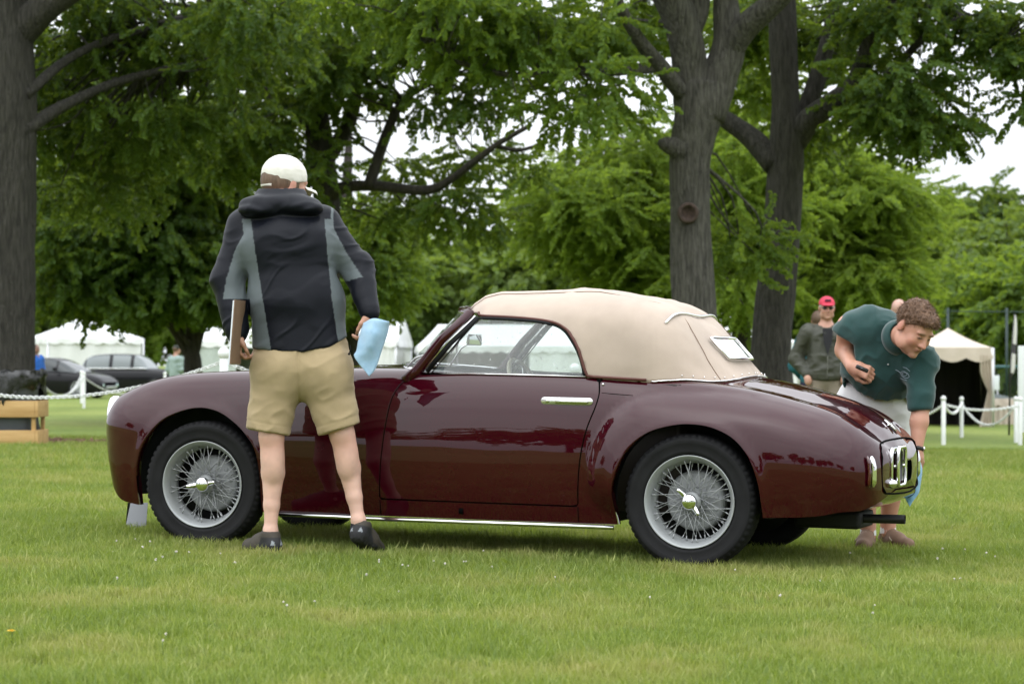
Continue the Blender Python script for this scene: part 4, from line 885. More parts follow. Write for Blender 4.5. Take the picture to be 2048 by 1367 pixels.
# jacket
JACK = attr_mat('jacket_shell', 'col', 0.45, bump=0.12, bscale=70, bdist=0.005, spec=0.14)
F = Field((B.x - .70, 10.85, .82), (B.x + .52, 11.62, 1.66), .006)
FX = ((1, 0, 0), 1.5)
F.cone(J(603, 712, 11.15), J(594, 600, 11.17), .150, .137, .05, FX); F.cone(J(594, 600, 11.17), J(574, 490, 11.21), .137, .137, .05, FX); F.cone(J(574, 490, 11.21), J(567, 438, 11.27), .137, .100, .05, ((1, 0, 0), 1.75))
for S_, E_, W_, r3 in ((LS, LE, LW, .054), (RS, RE, RW, .050)):
    F.ell(tuple(S_ + np.array((0, .0, -.02))), (.085, .085, .085), None, .05); F.cone(S_ + np.array((0, 0, -.01)), E_, .080, .070, .035); F.cone(E_, W_ + (E_ - W_) * .10, .070, r3, .035)
    F.cone(W_ + (E_ - W_) * .14, W_ + (E_ - W_) * .02, r3 - .004, r3 - .006, .006)
F.ell(tuple(J(560, 410, 11.19)), (.185, .085, .052), None, .025); F.ell(tuple(J(562, 392, 11.26)), (.118, .098, .060), None, .03); F.ell(tuple(J(520, 420, 11.16)), (.10, .07, .035), None, .02); F.ell(tuple(J(602, 416, 11.16)), (.10, .07, .034), None, .02)
F.cone(J(500, 402, 11.10), J(560, 432, 11.06), .010, .012, .02, None, 'sub'); F.cone(J(560, 432, 11.06), J(622, 408, 11.10), .012, .010, .02, None, 'sub'); F.cone(J(545, 396, 11.10), J(585, 420, 11.06), .008, .010, .015, None, 'sub'); F.ell(tuple(J(570, 378, 11.34)), (.085, .10, .05), None, .02, 'sub')
X, Y, Z = F.pts(np.zeros(3, int), F.n); xp = X / Y * FPX + 1024; hemy = np.interp(np.linspace(440, 760, 65), [440, 505, 560, 610, 660, 700, 760], [690, 696, 703, 704, 692, 670, 640])
torso = (xp > 498) & (xp < 716); hemz = CAMH + (HOR - np.interp(xp, np.linspace(440, 760, 65), hemy)) / FPX * 11.1
F.F = np.where(torso & (Z < hemz + .2), np.maximum(F.F, hemz - Z), F.F).astype(np.float32)
V, Q = F.mesh(); V = relax(V, Q, 2); V = folds(V, Q, .0030, (5, 5, 4), 21, .0010); wq = vnoise(V * 4.0, 33) * 1.2; V = V + vnormals(V, Q) * (.0032 * np.clip(1 - np.abs(vnoise(np.c_[V[:, 0] * 5 + V[:, 2] * 7 + wq, V[:, 1] * 4, V[:, 2] * 13 - V[:, 0] * 9 + wq * 1.5], 27)) * 3.0, -.6, 1))[:, None]
px_ = V[:, 0] / V[:, 1] * FPX + 1024; py_ = HOR - (V[:, 2] - CAMH) / V[:, 1] * FPX
def seg_d(x0, y0, x1, y1):                               # signed side of a panel seam (in the garment's back view)
    return ((x1 - x0) * (py_ - y0) - (y1 - y0) * (px_ - x0)) / math.hypot(x1 - x0, y1 - y0)
blk = np.array((.0052, .0062, .0100)); gry = np.array((.098, .115, .120))
onarmL = (px_ < np.interp(py_, [440, 480, 520, 600, 700], [484, 489, 494, 500, 504])); onarmR = (px_ > np.interp(py_, [440, 470, 520, 600, 700], [662, 668, 676, 690, 716]))
Lp = px_ < np.interp(py_, [440, 500, 600, 705], [502, 510, 526, 543]); Rp = px_ > np.interp(py_, [425, 500, 600, 690], [648, 654, 664, 677])
tor = (~onarmL) & (~onarmR) & (py_ > 438)
w1 = (tor & (Lp | Rp)).astype(float)
la = onarmL & (px_ > np.interp(py_, [470, 500, 560, 596], [486, 470, 452, 446])) & (py_ < 598) & (py_ > 470); ra = onarmR & (px_ < np.interp(py_, [455, 500, 540, 560], [667, 690, 716, 730])) & (py_ < np.interp(px_, [680, 730], [566, 552]))
w1 = np.maximum(w1, (la | ra).astype(float))
C = blk + (gry - blk) * w1[:, None]; C *= (1 + .06 * vnoise(V * 20, 8))[:, None]
jk = part(man, 'jacket', V, Q, JACK, C)
mb = MB(); z0 = at(700, 690, 11.05); mb.tube([z0 - B, z0 - B + Vector((.004, 0, -.02)), z0 - B + Vector((-.004, 0, -.035))], .0022, 6); mb.ball(z0 - B + Vector((-.004, 0, -.04)), .006, 5); mb.build('drawcord', RUBBER, man)
# cap and hair
F = Field(HD - .16, HD + .18, .004); F.ell((0, -.014, .042), (.092, .113, .100), HM, .01); F.cut(np.array(HM @ Vector((0, 0, .008))), np.array(HM.to_3x3() @ Vector((0, .26, -1))))
F.ell((0, -.122, .008), (.036, .040, .026), HM, .004, 'sub')
V, Q = F.mesh(); V = relax(V, Q, 1); V = folds(V, Q, .0015, (20, 20, 20), 31); CAPM = mat('off_white_cotton', (.68, .66, .60), .9, var=.03, bump=.15, bscale=300, bdist=.001)
cap = part(man, 'cap', V, Q, CAPM); v = []; f = []
for i, yy in enumerate(np.linspace(.075, .165, 7)):
    for xx in np.linspace(-1, 1, 11): wd = .078 * math.sqrt(max(.02, 1 - ((yy - .075) / .098) ** 2)); v.append(HM @ Vector((xx * wd, yy, .016 - .026 * xx * xx - .10 * (yy - .075))) - B)
for i in range(6):
    for k in range(10): f.append((i * 11 + k, i * 11 + k + 1, (i + 1) * 11 + k + 1, (i + 1) * 11 + k))
br = mesh_obj('brim', v, f, CAPM, cap); md = br.modifiers.new('t', 'SOLIDIFY'); md.thickness = .004; br.parent = cap
mb = MB(); mb.tube([HM @ Vector((.085 * 1.02 * math.sin(a), -.012 - .1075 * math.cos(a), -.016)) - B for a in np.linspace(-.55, .55, 9)], .009, 8, flat=(.3, 1)); st = mb.build('strap', CAPM, cap)
mb = MB(); mb.tube([HM @ Vector((.060 * math.sin(a), -.018 - .094 * math.cos(a), .062 + .018 * math.cos(a * 1.6))) - B for a in np.linspace(-.8, .8, 13)], .0022, 5); mb.ball(HM @ Vector((.02, -.065, .118)) - B, .003, 4); mb.build('stitched_lettering', mat('dark_green_thread', (.03, .07, .05), .8), cap)
HAIRM = mat('brown_hair', (.085, .050, .030), .6, col2=(.16, .10, .065), vscale=60, stretch=(1, 1, .2), bump=.6, bscale=220, bdist=.003)
F = Field(HD - .15, HD + .15, .004); F.ell((0, -.020, .018), (.087, .108, .104), HM, .01); F.cut(np.array(HM @ Vector((0, -.06, -.060))), np.array(HM.to_3x3() @ Vector((0, .55, -1)))); F.cut(np.array(HM @ Vector((0, .03, 0))), np.array(HM.to_3x3() @ Vector((0, 1, 0)))); V, Q = F.mesh(); part(man, 'hair', V, Q, HAIRM)
# shoes
SHOE = attr_mat('trail_shoe', 'col', 0.75, bump=.3, bscale=150)
def shoe(person, A, heading, lift, L=.29, sole=(.018, .018, .018), up1=(.048, .040, .030), up2=(.014, .014, .016), gz=None, name='shoe', M_=None):
    h = Vector((math.sin(heading), math.cos(heading), 0)); g0 = float(ground_z(A[0], A[1])) if gz is None else gz
    Mx = Matrix.Translation((A[0], A[1], g0 + .012)) @ Matrix.Rotation(-heading, 4, 'Z') @ Matrix.Translation((0, .17, 0)) @ Matrix.Rotation(-lift, 4, 'X') @ Matrix.Translation((0, -.17, 0)) @ Matrix.Scale(L / .29, 4)
    P = lambda x, y, z: np.array(Mx @ Vector((x, y, z))); o = np.array(Mx.translation)
    F = Field(o - .3, o + .36, .005); fx = (np.array(Mx.to_3x3() @ Vector((1, 0, 0))), 1.0)
    k_ = L / .29; F.cone(P(0, -.035, .035), P(0, .08, .035), .037 * k_, .043 * k_, .02, (fx[0], 1.0)); F.cone(P(0, .08, .035), P(0, .19, .028), .044 * k_, .036 * k_, .02, (fx[0], 1.18)); F.cone(P(0, -.03, .05), P(0, -.005, .095), .036 * k_, .037 * k_, .02); F.cone(P(0, .0, .085), P(0, .10, .055), .036 * k_, .034 * k_, .03)
    F.cone(P(0, -.005, .12), P(0, -.005, .16), .036, .04, .01, None, 'sub'); F.cut(P(0, 0, 0), np.array(Mx.to_3x3() @ Vector((0, 0, -1))))
    V, Q = F.mesh(); V = relax(V, Q, 1); Mi = np.array(Mx.inverted()); Lc = V @ Mi[:3, :3].T + Mi[:3, 3]
    C = np.tile(np.array(up1), (len(V), 1)); heel = smooth01(.004, -.004, Lc[:, 1] - .045 + (Lc[:, 2] - .03) * .6) * smooth01(.084, .076, Lc[:, 2]); C = C * (1 - heel[:, None]) + np.array(up2) * heel[:, None]
    tri = ((np.abs(np.abs(Lc[:, 0]) - .022) < .010 * np.clip((.070 - Lc[:, 2]) / .025, 0, 1)) & (Lc[:, 2] > .046) & (Lc[:, 1] < .01)); C[tri] = (.24, .26, .28)
    so = smooth01(.022, .017, Lc[:, 2]); C = C * (1 - so[:, None]) + np.array(sole) * so[:, None]; V = V + vnormals(V, Q) * (.003 * so * (vnoise(V * 90, 4) > 0))[:, None]
    return part(person, name, V, Q, M_ or SHOE, C)
shoe(man, (LA[0] + .0, LA[1] - .005), -.60, .0); shoe(man, (RA[0] + .005, RA[1] - .02), .35, .30)
SOCK = mat('black_sock', (.014, .014, .018), .95)
for A in (LA, RA):
    mb = MB(); a = Vector(A) - B; mb.tube([a + Vector((0, 0, .012)), a + Vector((0, .002, -.01)), a + Vector((0, .004, -.04))], [.033, .036, .040], 18, cap=False); mb.build('sock', SOCK, man)
# clipboard and blue cloth
cb = empty('clipboard', LW); tag(cb, 'brown clipboard with white papers held at the jacket man\'s left side', 'clipboard')
cd = Vector((.18, .95, 0)).normalized()
def boardpt(a, b, off=0): return at(481, 600, 11.0) + Vector((.030, .30, 0)) * (a - .5) * .75 + Vector((-.022, 0, -.29)) * b + Vector((-.96, .26, 0)) * off - LW_V
LW_V = Vector(LW)
for nm, o0, o1, m_, sh in (('board', 0, .004, mat('hardboard', (.20, .125, .075), .6, var=.1), 0), ('papers', .0045, .011, mat('paper', (.72, .74, .80), .85), .012)):
    v = [boardpt(a, b + sh, o) for o in (o0, o1) for a, b in ((0, 0), (1, 0), (1, 1), (0, 1))]; mesh_obj(nm, v, [(0, 1, 2, 3), (7, 6, 5, 4), (0, 4, 5, 1), (1, 5, 6, 2), (2, 6, 7, 3), (3, 7, 4, 0)], m_, cb, smooth=False)
def cloth(name, label, grid, m_, amp=.010):
    n0, n1 = len(grid), len(grid[0]); o0 = grid[0][n1 // 2].copy(); P0 = np.array([[tuple(p) for p in r] for r in grid]); R_ = []
    rows = [crom(list(r), 6) for r in P0]; cols_ = [crom([rows[i][k] for i in range(n0)], 6) for k in range(len(rows[0]))]; G = np.array(cols_); sh = G.shape; V = G.reshape(-1, 3)
    V = V + np.c_[0 * V[:, 0], amp * vnoise(V * 14, 3) + amp * .5 * vnoise(V * 34, 4), 0 * V[:, 0]]
    f = [(i * sh[1] + j, i * sh[1] + j + 1, (i + 1) * sh[1] + j + 1, (i + 1) * sh[1] + j) for i in range(sh[0] - 1) for j in range(sh[1] - 1)]
    o = mesh_obj(name, V - np.array(o0), f, m_); o.location = o0; tag(o, label, 'cloth'); md = o.modifiers.new('t', 'SOLIDIFY'); md.thickness = .004; return o
TOWEL = mat('blue_microfibre', (.27, .44, .60), .95, col2=(.36, .53, .69), vscale=18, bump=.6, bscale=500, bdist=.003, sheen=.4)
cloth('polishing_cloth', 'light blue microfibre cloth hanging from the jacket man\'s right hand', [[at(727, 645, 11.02), at(748, 636, 10.99), at(779, 643, 11.0)], [at(718, 672, 11.02), at(742, 670, 10.97), at(776, 664, 11.0)], [at(713, 700, 11.0), at(738, 702, 10.98), at(764, 700, 11.0)], [at(709, 714, 10.99), at(728, 722, 10.99), at(752, 735, 11.0)], [at(735, 748, 10.99), at(737, 750, 10.99), at(739, 752, 11.0)]], TOWEL)
# =========================== man in the green polo shirt, bending over the tail
B = gpt(1762, 12.18)
pol = empty('person', B); tag(pol, 'man in dark green polo shirt and white shorts bending over the tail of the car', 'person')
HD = J(1829, 656, 11.70); HM = frame(HD, (.40, -.68, -.60), (.42, -.40, .80)); NECK = J(1793, 678, 11.86); s_ = 1.03
F = Field(np.array((B.x - .42, 11.45, -.16)), np.array((B.x + .42, 12.5, 1.30)), .0045)
head_shape(F, HM, NECK, s_)
F.cone(NECK, J(1772, 700, 12.0), .062, .08, .04); F.cone(J(1772, 700, 12.0), J(1748, 800, 12.15), .08, .12, .05)
RS, RE, RW = J(1696, 650, 11.98), J(1690, 700, 12.06), J(1704, 733, 11.88); LS, LE, LW = J(1846, 725, 11.84), J(1842, 805, 11.80), J(1833, 902, 11.74)
F.cone(RS, RE, .054, .045, .03); F.cone(RE, RW, .046, .030, .03); F.cone(LS, LE, .055, .046, .03); F.cone(LE, LE * .6 + LW * .4, .045, .043, .02); F.cone(LE * .6 + LW * .4, LW, .043, .027, .02)
hand_shape(F, frame(RW, (.75, -.35, -.30), (-.30, -.90, .35)), .80, 1, r=1.0)
hand_shape(F, frame(LW, (-.10, -.10, -1), (.3, -.95, .1)), .55, -1, r=1.0)
PA = [J(1736, 1050, 12.12), J(1776, 1046, 12.20)]; PK = [J(1728, 925, 12.10), J(1790, 922, 12.16)]; PH = [J(1722, 815, 12.15), J(1780, 815, 12.18)]
for H, K, A in zip(PH, PK, PA): F.cone(H, K, .088, .060, .04); F.cone(K, K * .65 + A * .35, .056, .060, .03); F.cone(K * .65 + A * .35, A, .060, .036, .04); F.cone(A, A + np.array((0, -.01, -.05)), .036, .036, .02)
V, Q = F.mesh(); V = relax(V, Q, 1, .35)
C = face_colour(V, HM, (.50, .255, .175), s_, shave=(.34, .19, .14)); part(pol, 'body', V, Q, SKIN, C)
POLO = mat('dark_green_pique', (.009, .046, .043), .92, var=.12, vscale=7, bump=.3, bscale=520, bdist=.0012, sheen=.25)
F = Field((B.x - .35, 11.55, .60), (B.x + .38, 12.5, 1.25), .0055)
F.cone(J(1758, 782, 12.10), J(1764, 720, 12.02), .152, .160, .05, ((1, 0, .3), 1.15)); F.cone(J(1764, 720, 12.02), J(1752, 668, 11.97), .160, .125, .06, ((1, 0, -.2), 1.30)); F.cone(J(1738, 655, 11.98), J(1800, 690, 11.92), .105, .105, .06); F.cone(J(1800, 690, 11.92), J(1838, 730, 11.86), .105, .080, .05)
F.ell(tuple(J(1724, 654, 11.99)), (.092, .09, .075), None, .05); F.cone(J(1707, 657, 11.99), J(1690, 670, 12.0), .073, .069, .04); F.cone(J(1842, 725, 11.85), J(1842, 790, 11.80), .085, .062, .05); F.cone(J(1842, 790, 11.80), J(1839, 815, 11.79), .058, .056, .01)
F.cut(J(1838, 816, 11.8), (-.03, 0, -1)) if False else None
X, Y, Z = F.pts(np.zeros(3, int), F.n); xp = X / Y * FPX + 1024; yp = HOR - (Z - CAMH) / Y * FPX
hem = np.interp(xp, [1660, 1690, 1714, 1753, 1777, 1812, 1816, 1818, 1860, 1900], [700, 752, 781, 801, 802, 796, 796, 818, 816, 816]); F.F = np.where((xp > 1690), np.maximum(F.F, (yp - hem) / FPX * 11.9), F.F).astype(np.float32)
sl = ((yp - 684) - (xp - 1705) * .58) / FPX * 12; F.F = np.where((xp < 1712) & (yp < 725), np.maximum(F.F, np.minimum(sl, (1712 - xp) / FPX * 12)), F.F).astype(np.float32)
F.cone(np.array(HM @ Vector((0, -.03, -.03))), NECK * .55 + np.array(HM @ Vector((0, -.03, -.06))) * .45, .062, .060, .01, None, 'sub')
V, Q = F.mesh(); V = relax(V, Q, 2); V = folds(V, Q, .0060, (5, 5, 6), 41); V = V + vnormals(V, Q) * (.0045 * (1 - np.abs(vnoise(np.c_[V[:, 0] * 9 + V[:, 2] * 13, V[:, 1] * 6, V[:, 2] * 9 - V[:, 0] * 16], 47)) * 2.4))[:, None]; part(pol, 'polo_shirt', V, Q, POLO)
h_ = HM @ Vector((0, -.03, -.06)); ax_ = (h_ - Vector(NECK)).normalized(); cc_ = Vector(NECK).lerp(h_, .55); ux = ax_.orthogonal().normalized(); uy = ax_.cross(ux); MC = Matrix(((ux.x, uy.x, ax_.x, cc_.x - B.x), (ux.y, uy.y, ax_.y, cc_.y - B.y), (ux.z, uy.z, ax_.z, cc_.z - B.z), (0, 0, 0, 1)))
mb = MB(); mb.lathe([(.060, .012), (.066, .022), (.073, .018), (.084, -.012), (.092, -.030), (.084, -.034), (.070, -.012)], 40, 0, MC); mb.build('collar', POLO, pol)
EMB = mat('pale_thread', (.30, .36, .42), .8)
# embroidered emblem on the chest: an oval badge with a long flourish and small lines of lettering
fm = Field; mb = MB()
chest = part_v = V
def on_shirt(px, py):
    k = np.argmin((V[:, 0] / V[:, 1] * FPX + 1024 - px) ** 2 + (HOR - (V[:, 2] - CAMH) / V[:, 1] * FPX - py) ** 2 + (V[:, 1] > 12.0) * 400); return Vector(V[k]) - B + Vector((0, -.004, 0))
for a0 in np.linspace(0, 6.283, 24, endpoint=False): pass
mb.tube([on_shirt(1809 + 8.5 * math.cos(a) + 2 * math.sin(a), 749 + 6.5 * math.sin(a) + 2 * math.cos(a)) for a in np.linspace(0, 6.283, 18, endpoint=False)], .0014, 5, closed=True)
mb.tube([on_shirt(1809 + 5 * math.cos(a), 748 + 3.5 * math.sin(a)) for a in np.linspace(0, 6.283, 12, endpoint=False)], .0012, 5, closed=True)
mb.tube([on_shirt(*p) for p in ((1791, 740), (1796, 741), (1801, 745), (1806, 748))], .0014, 5); mb.tube([on_shirt(*p) for p in ((1800, 756), (1806, 759), (1814, 761))], .0013, 5); mb.tube([on_shirt(*p) for p in ((1806, 734), (1812, 736), (1820, 742))], .0013, 5)
mb.build('embroidered_emblem', EMB, pol)
mb = MB(); mb.ball(on_shirt(1776, 729), .005, 5); mb.build('button', mat('button', (.35, .36, .36), .4), pol)
WS = mat('white_twill', (.66, .65, .66), .9, var=.03, vscale=9, bump=.3, bscale=240, bdist=.002)
F = Field((B.x - .35, 11.8, .28), (B.x + .35, 12.5, .80), .006)
F.cone(J(1750, 785, 12.14), J(1748, 815, 12.16), .140, .150, .05, ((1, 0, 0), 1.2)); F.cone(PH[0] + np.array((0, 0, -.01)), J(1722, 915, 12.10), .125, .105, .05); F.cone(PH[1] + np.array((0, 0, -.01)), J(1785, 915, 12.16), .118, .098, .05); F.cut(J(1750, 925, 12.1), (0, 0, -1))
V, Q = F.mesh(); V = relax(V, Q, 2); V = folds(V, Q, .005, (7, 7, 9), 51); part(pol, 'shorts', V, Q, WS)
# hair
HAIR2 = mat('light_brown_hair', (.090, .046, .024), .55, col2=(.19, .105, .058), vscale=55, bump=.8, bscale=150, bdist=.005)
F = Field(HD - .16, HD + .16, .004); F.ell((0, -.018, .044), (.083 * s_, .103 * s_, .092 * s_), HM, .01); F.ell((0, .050, .082), (.060, .050, .036), HM, .02)
F.cut(np.array(HM @ Vector((0, -.02, .004))), np.array(HM.to_3x3() @ Vector((0, .62, -1)))); F.ell((0, .115, .000), (.080, .060, .062), HM, .012, 'sub')
for x in (-1, 1): F.ell((x * .090, .0, -.012), (.03, .028, .036), HM, .008, 'sub')
V, Q = F.mesh(); N_ = vnormals(V, Q); V = V + N_ * (.004 * vnoise(V * np.array((40, 40, 70)), 9) + .0025 * vnoise(V * 110, 10))[:, None]; hr = part(pol, 'hair', V, Q, HAIR2); hs_ = strands(pol, 'loose_hair', V, N_, 5200, .020, HAIR2, 3, comb=tuple(HM.to_3x3() @ Vector((.2, .5, -.25))), wid=.0008, parent=hr); hs_['kind'] = 'stuff'
# watch, key case, shoes
mb = MB(); W0 = Vector(LW) - B + Vector((0, 0, .012)); ax = (Vector(LE) - Vector(LW)).normalized(); u_ = ax.cross(Vector((0, 1, 0))).normalized(); q_ = ax.cross(u_); mb.tube([W0 + u_ * .033 * math.cos(a) + q_ * .031 * math.sin(a) for a in np.linspace(0, 6.283, 20, endpoint=False)], .010, 6, closed=True, flat=(.35, 1)); wt = mb.build('watch', mat('watch_strap', (.02, .018, .016), .6), pol)
mb = MB(); c_ = W0 + Vector((.034, -.008, 0)); mb.ball(c_, .013, 7, sc=(.5, 1, 1)); mb.build('watch_case', CHROME, wt)
kc = empty('key_case', at(1724, 737, 11.76)); tag(kc, 'small black key case in the right hand of the man in green', 'key case'); mb = MB(); mb.box((-.032, -.012, -.010), (.032, .012, .010), 0, Matrix.Rotation(R(24), 4, 'Y'), .005); mb.build('case', mat('gloss_black_plastic', (.012, .012, .013), .25), kc); mb = MB(); mb.box((-.010, -.0135, -.004), (.006, -.0115, .004), 0, Matrix.Rotation(R(24), 4, 'Y')); mb.build('slide', mat('slate_plastic', (.06, .06, .065), .4), kc)
BOAT = attr_mat('tan_boat_shoe', 'col', .8, bump=.2, bscale=120)
LACE = mat('leather_lace', (.42, .34, .26), .8)
for A, hd_ in ((PA[0], 3.45), (PA[1], 2.65)):
    gq = Vector((A[0], A[1], float(ground_z(A[0], A[1])))) - B; dq = Vector((math.sin(hd_), math.cos(hd_), 0)); sq_ = Vector((dq.y, -dq.x, 0)); mb = MB()
    mb.tube(crom([gq + dq * .055 - sq_ * .034 + Vector((0, 0, .075)), gq + dq * .075 + Vector((0, 0, .096)), gq + dq * .06 + sq_ * .036 + Vector((0, 0, .072)), gq + dq * .10 + sq_ * .052 + Vector((0, 0, .05))], 4), .003, 5); mb.tube(crom([gq + dq * .10 - sq_ * .034 + Vector((0, 0, .066)), gq + dq * .11 + Vector((0, 0, .080)), gq + dq * .09 + sq_ * .038 + Vector((0, 0, .062))], 4), .003, 5); mb.build('laces', LACE, pol)['kind'] = 'stuff'
    shoe(pol, (A[0], A[1]), hd_, 0, .25, sole=(.16, .11, .07), up1=(.19, .115, .075), up2=(.19, .115, .075), M_=BOAT)
mb = MB()
for A in PA: a = Vector(A) - B; mb = MB(); mb.tube([a + Vector((0, 0, -.005)), a + Vector((0, -.004, -.05))], [.039, .041], 16, cap=False); mb.build('sock', mat('white_sock', (.7, .7, .7), .9), pol)
cloth('polishing_cloth', 'blue cloth gripped at the car\'s tail by the man in green', [[at(1822, 915, 11.70), at(1834, 905, 11.67), at(1842, 925, 11.70)], [at(1818, 945, 11.69), at(1832, 945, 11.64), at(1845, 940, 11.70)], [at(1812, 975, 11.68), at(1826, 978, 11.66), at(1842, 965, 11.70)], [at(1811, 995, 11.68), at(1822, 1000, 11.68), at(1838, 985, 11.70)], [at(1818, 1010, 11.69), at(1820, 1012, 11.69), at(1824, 1004, 11.70)]], mat('deep_blue_microfibre', (.15, .36, .58), .95, col2=(.25, .48, .68), vscale=25, bump=.6, bscale=500, bdist=.003, sheen=.3), .008)
# =========================== bystanders further back
def bystander(label, px, Y, top_py, head_px, fwd, coat, trousers, skin=(.46, .25, .18), hairc=None, cap=None, res=.010, hands='pocket', coatm=None, width=1.0, inner=None, hat=None):
    B = gpt(px, Y); p = empty('person', B); tag(p, label, 'person', 'bystanders in the background')
    Ht = at(0, top_py, Y).z - B.z; s = Ht / 1.78; f = Vector(fwd).normalized(); r_ = Vector((f.y, -f.x, 0)) * -1
    hx = (head_px - 1024) / FPX * Y - B.x
    W = lambda a, b, c: np.array(B + r_ * (a * s) + f * (b * s) + Vector((hx * (c / 1.66) if c > .9 else hx * .5, 0, c * s)))
    HM = frame(Vector(W(0, .03, 1.655)), (f.x, f.y, -.05), (0, 0, 1)); HMs = s
    F = Field(np.array(B) - (.6, .5, .1), np.array(B) + (.6, .5, Ht + .05), res)
    head_shape(F, HM, W(0, -.01, 1.46), s)
    F.cone(W(0, 0, 1.40), W(0, 0, .98), .11, .12, .05, (np.array(r_), 1.25))
    for x in (-1, 1):
        F.cone(W(x * .09, 0, .92), W(x * .10, .02, .50), .085, .058, .04); F.cone(W(x * .10, .02, .50), W(x * .10, 0, .09), .056, .036, .04); F.cone(W(x * .10, .0, .05), W(x * .12, .16, .04), .045, .038, .03)
        if hands == 'pocket': F.cone(W(x * .20, 0, 1.40), W(x * .30, -.05, 1.12), .05, .042, .03); F.cone(W(x * .30, -.05, 1.12), W(x * .20, .09, .92), .042, .034, .03); F.ell(tuple(W(x * .19, .11, .89)), (.04, .03, .055), None, .02)
        else: F.cone(W(x * .20, 0, 1.40), W(x * .26, -.02, 1.12), .05, .042, .03); F.cone(W(x * .26, -.02, 1.12), W(x * .22, .14, .98), .042, .032, .03); F.ell(tuple(W(x * .20, .18, .96)), (.04, .05, .04), None, .02)
    V, Q = F.mesh(); V = relax(V, Q, 1); part(p, 'body', V, Q, SKIN, face_colour(V, HM, skin, s))
    F = Field(np.array(B) - (.6, .5, -.75), np.array(B) + (.6, .5, Ht * .9), res)
    F.cone(W(0, 0, 1.36), W(0, 0, .96), .128 * width, .145 * width, .06, (np.array(r_), 1.32)); F.cone(W(-.15, -.01, 1.41), W(.15, -.01, 1.41), .075, .075, .05)
    for x in (-1, 1):
        F.cone(W(x * .20, 0, 1.40), W(x * .30, -.05, 1.12) if hands == 'pocket' else W(x * .26, -.02, 1.12), .078, .070, .04); F.cone(W(x * .30, -.05, 1.12) if hands == 'pocket' else W(x * .26, -.02, 1.12), W(x * .21, .07, .96) if hands == 'pocket' else W(x * .23, .10, 1.01), .070, .050, .04)
    F.cut(W(0, 0, .90), (0, 0, -1)); V, Q = F.mesh(); V = relax(V, Q, 1); V = folds(V, Q, .012, (6, 6, 8), int(px)); part(p, 'jacket' if coatm else 'shirt', V, Q, coat)
    F = Field(np.array(B) - (.4, .4, .05), np.array(B) + (.4, .4, 1.1 * s), res); F.cone(W(0, 0, 1.0), W(0, 0, .90), .115, .125, .05, (np.array(r_), 1.25))
    for x in (-1, 1): F.cone(W(x * .09, 0, .90), W(x * .10, .02, .50), .11, .085, .04); F.cone(W(x * .10, .02, .50), W(x * .10, .0, .08), .085, .07, .04)
    F.cut(W(0, 0, .05), (0, 0, -1)); V, Q = F.mesh(); V = relax(V, Q, 1); part(p, 'trousers', V, Q, trousers)
    if hairc or cap:
        F = Field(np.array(HM.translation) - .17, np.array(HM.translation) + .17, .006); q = s
        F.ell((0, -.022 * q, .030 * q), (.081 * q, .098 * q, .090 * q), HM, .01); F.cut(np.array(HM @ Vector((0, -.02, -.03))), np.array(HM.to_3x3() @ Vector((0, .9, -1)))); V, Q = F.mesh(); part(p, 'hair', V, Q, hairc)
    if cap:
        F = Field(np.array(HM.translation) - .17, np.array(HM.translation) + .2, .006); F.ell((0, -.010 * s, .046 * s), (.086 * s, .104 * s, .084 * s), HM, .01); F.cut(np.array(HM @ Vector((0, 0, .038 * s))), np.array(HM.to_3x3() @ Vector((0, 0, -1)))); F.ell((0, .100 * s, .038 * s), (.070 * s, .075 * s, .012), HM, .01); V, Q = F.mesh(); cp = part(p, 'cap', V, Q, cap)
        if hat:
            mb = MB()
            for dx in (-.022, .0, .022): mb.box((dx - .009, .083, .075), (dx + .009, .092, .100), 0, Matrix.Translation(-B) @ HM @ Matrix.Translation((0, .004, 0)))
            mb.build('cap_lettering', hat, cp)
    if inner:
        mb = MB(); v = [W(-.055, .135, 1.44), W(.055, .135, 1.44), W(.045, .168, 1.30), W(.0, .186, 1.16), W(-.045, .168, 1.30)]; mesh_obj('shirt_front', [Vector(q) - B for q in v], [(0, 1, 2, 3, 4)], inner, p, smooth=False)
        mb = MB(); mb.tube([Vector(W(0, .188, z)) - B for z in np.linspace(1.15, .92, 6)], .004, 5); mb.build('zip', mat('zip_metal', (.12, .12, .10), .5), p)
    return p, HM, s, W
olive = mat('olive_nylon', (.040, .042, .028), .55, var=.15, vscale=8, bump=.3, bscale=30, bdist=.01); stone = mat('stone_cotton', (.24, .20, .155), .9, var=.06)
grayhair = mat('grey_hair', (.45, .44, .42), .7, var=.1, vscale=60)
pr_, PM, ps, PW = bystander('older man in red cap, sunglasses and olive jacket standing by the tree trunk', 1646, 26.0, 593, 1653, (.0, -1, 0), olive, stone, cap=mat('red_cotton', (.56, .045, .085), .85, var=.06), hairc=grayhair, coatm=True, width=1.08, inner=mat('black_knit', (.012, .012, .014), .9), hat=mat('navy_thread', (.01, .01, .03), .8), res=.008)
mb = MB()
for x in (-1, 1): mb.ball(Vector(PM @ Vector((x * .033 * ps, .093 * ps, .006 * ps))) - pr_.location, .024, 6, sc=(1, .4, .75))
for x in (-1, 1): mb.tube([Vector(PM @ Vector((x * .055 * ps, .088 * ps, .010 * ps))) - pr_.location, Vector(PM @ Vector((x * .082 * ps, .0, .010 * ps))) - pr_.location], .002, 5)
mb.build('sunglasses', mat('dark_lens', (.02, .017, .015), .2), pr_)
bystander('brown haired person mostly hidden behind the man in the red cap', 1631, 28.5, 620, 1636, (.3, .95, 0), mat('teal_fleece', (.02, .13, .16), .9), mat('navy_cloth', (.02, .025, .05), .9), hairc=HAIRM, hands='x')
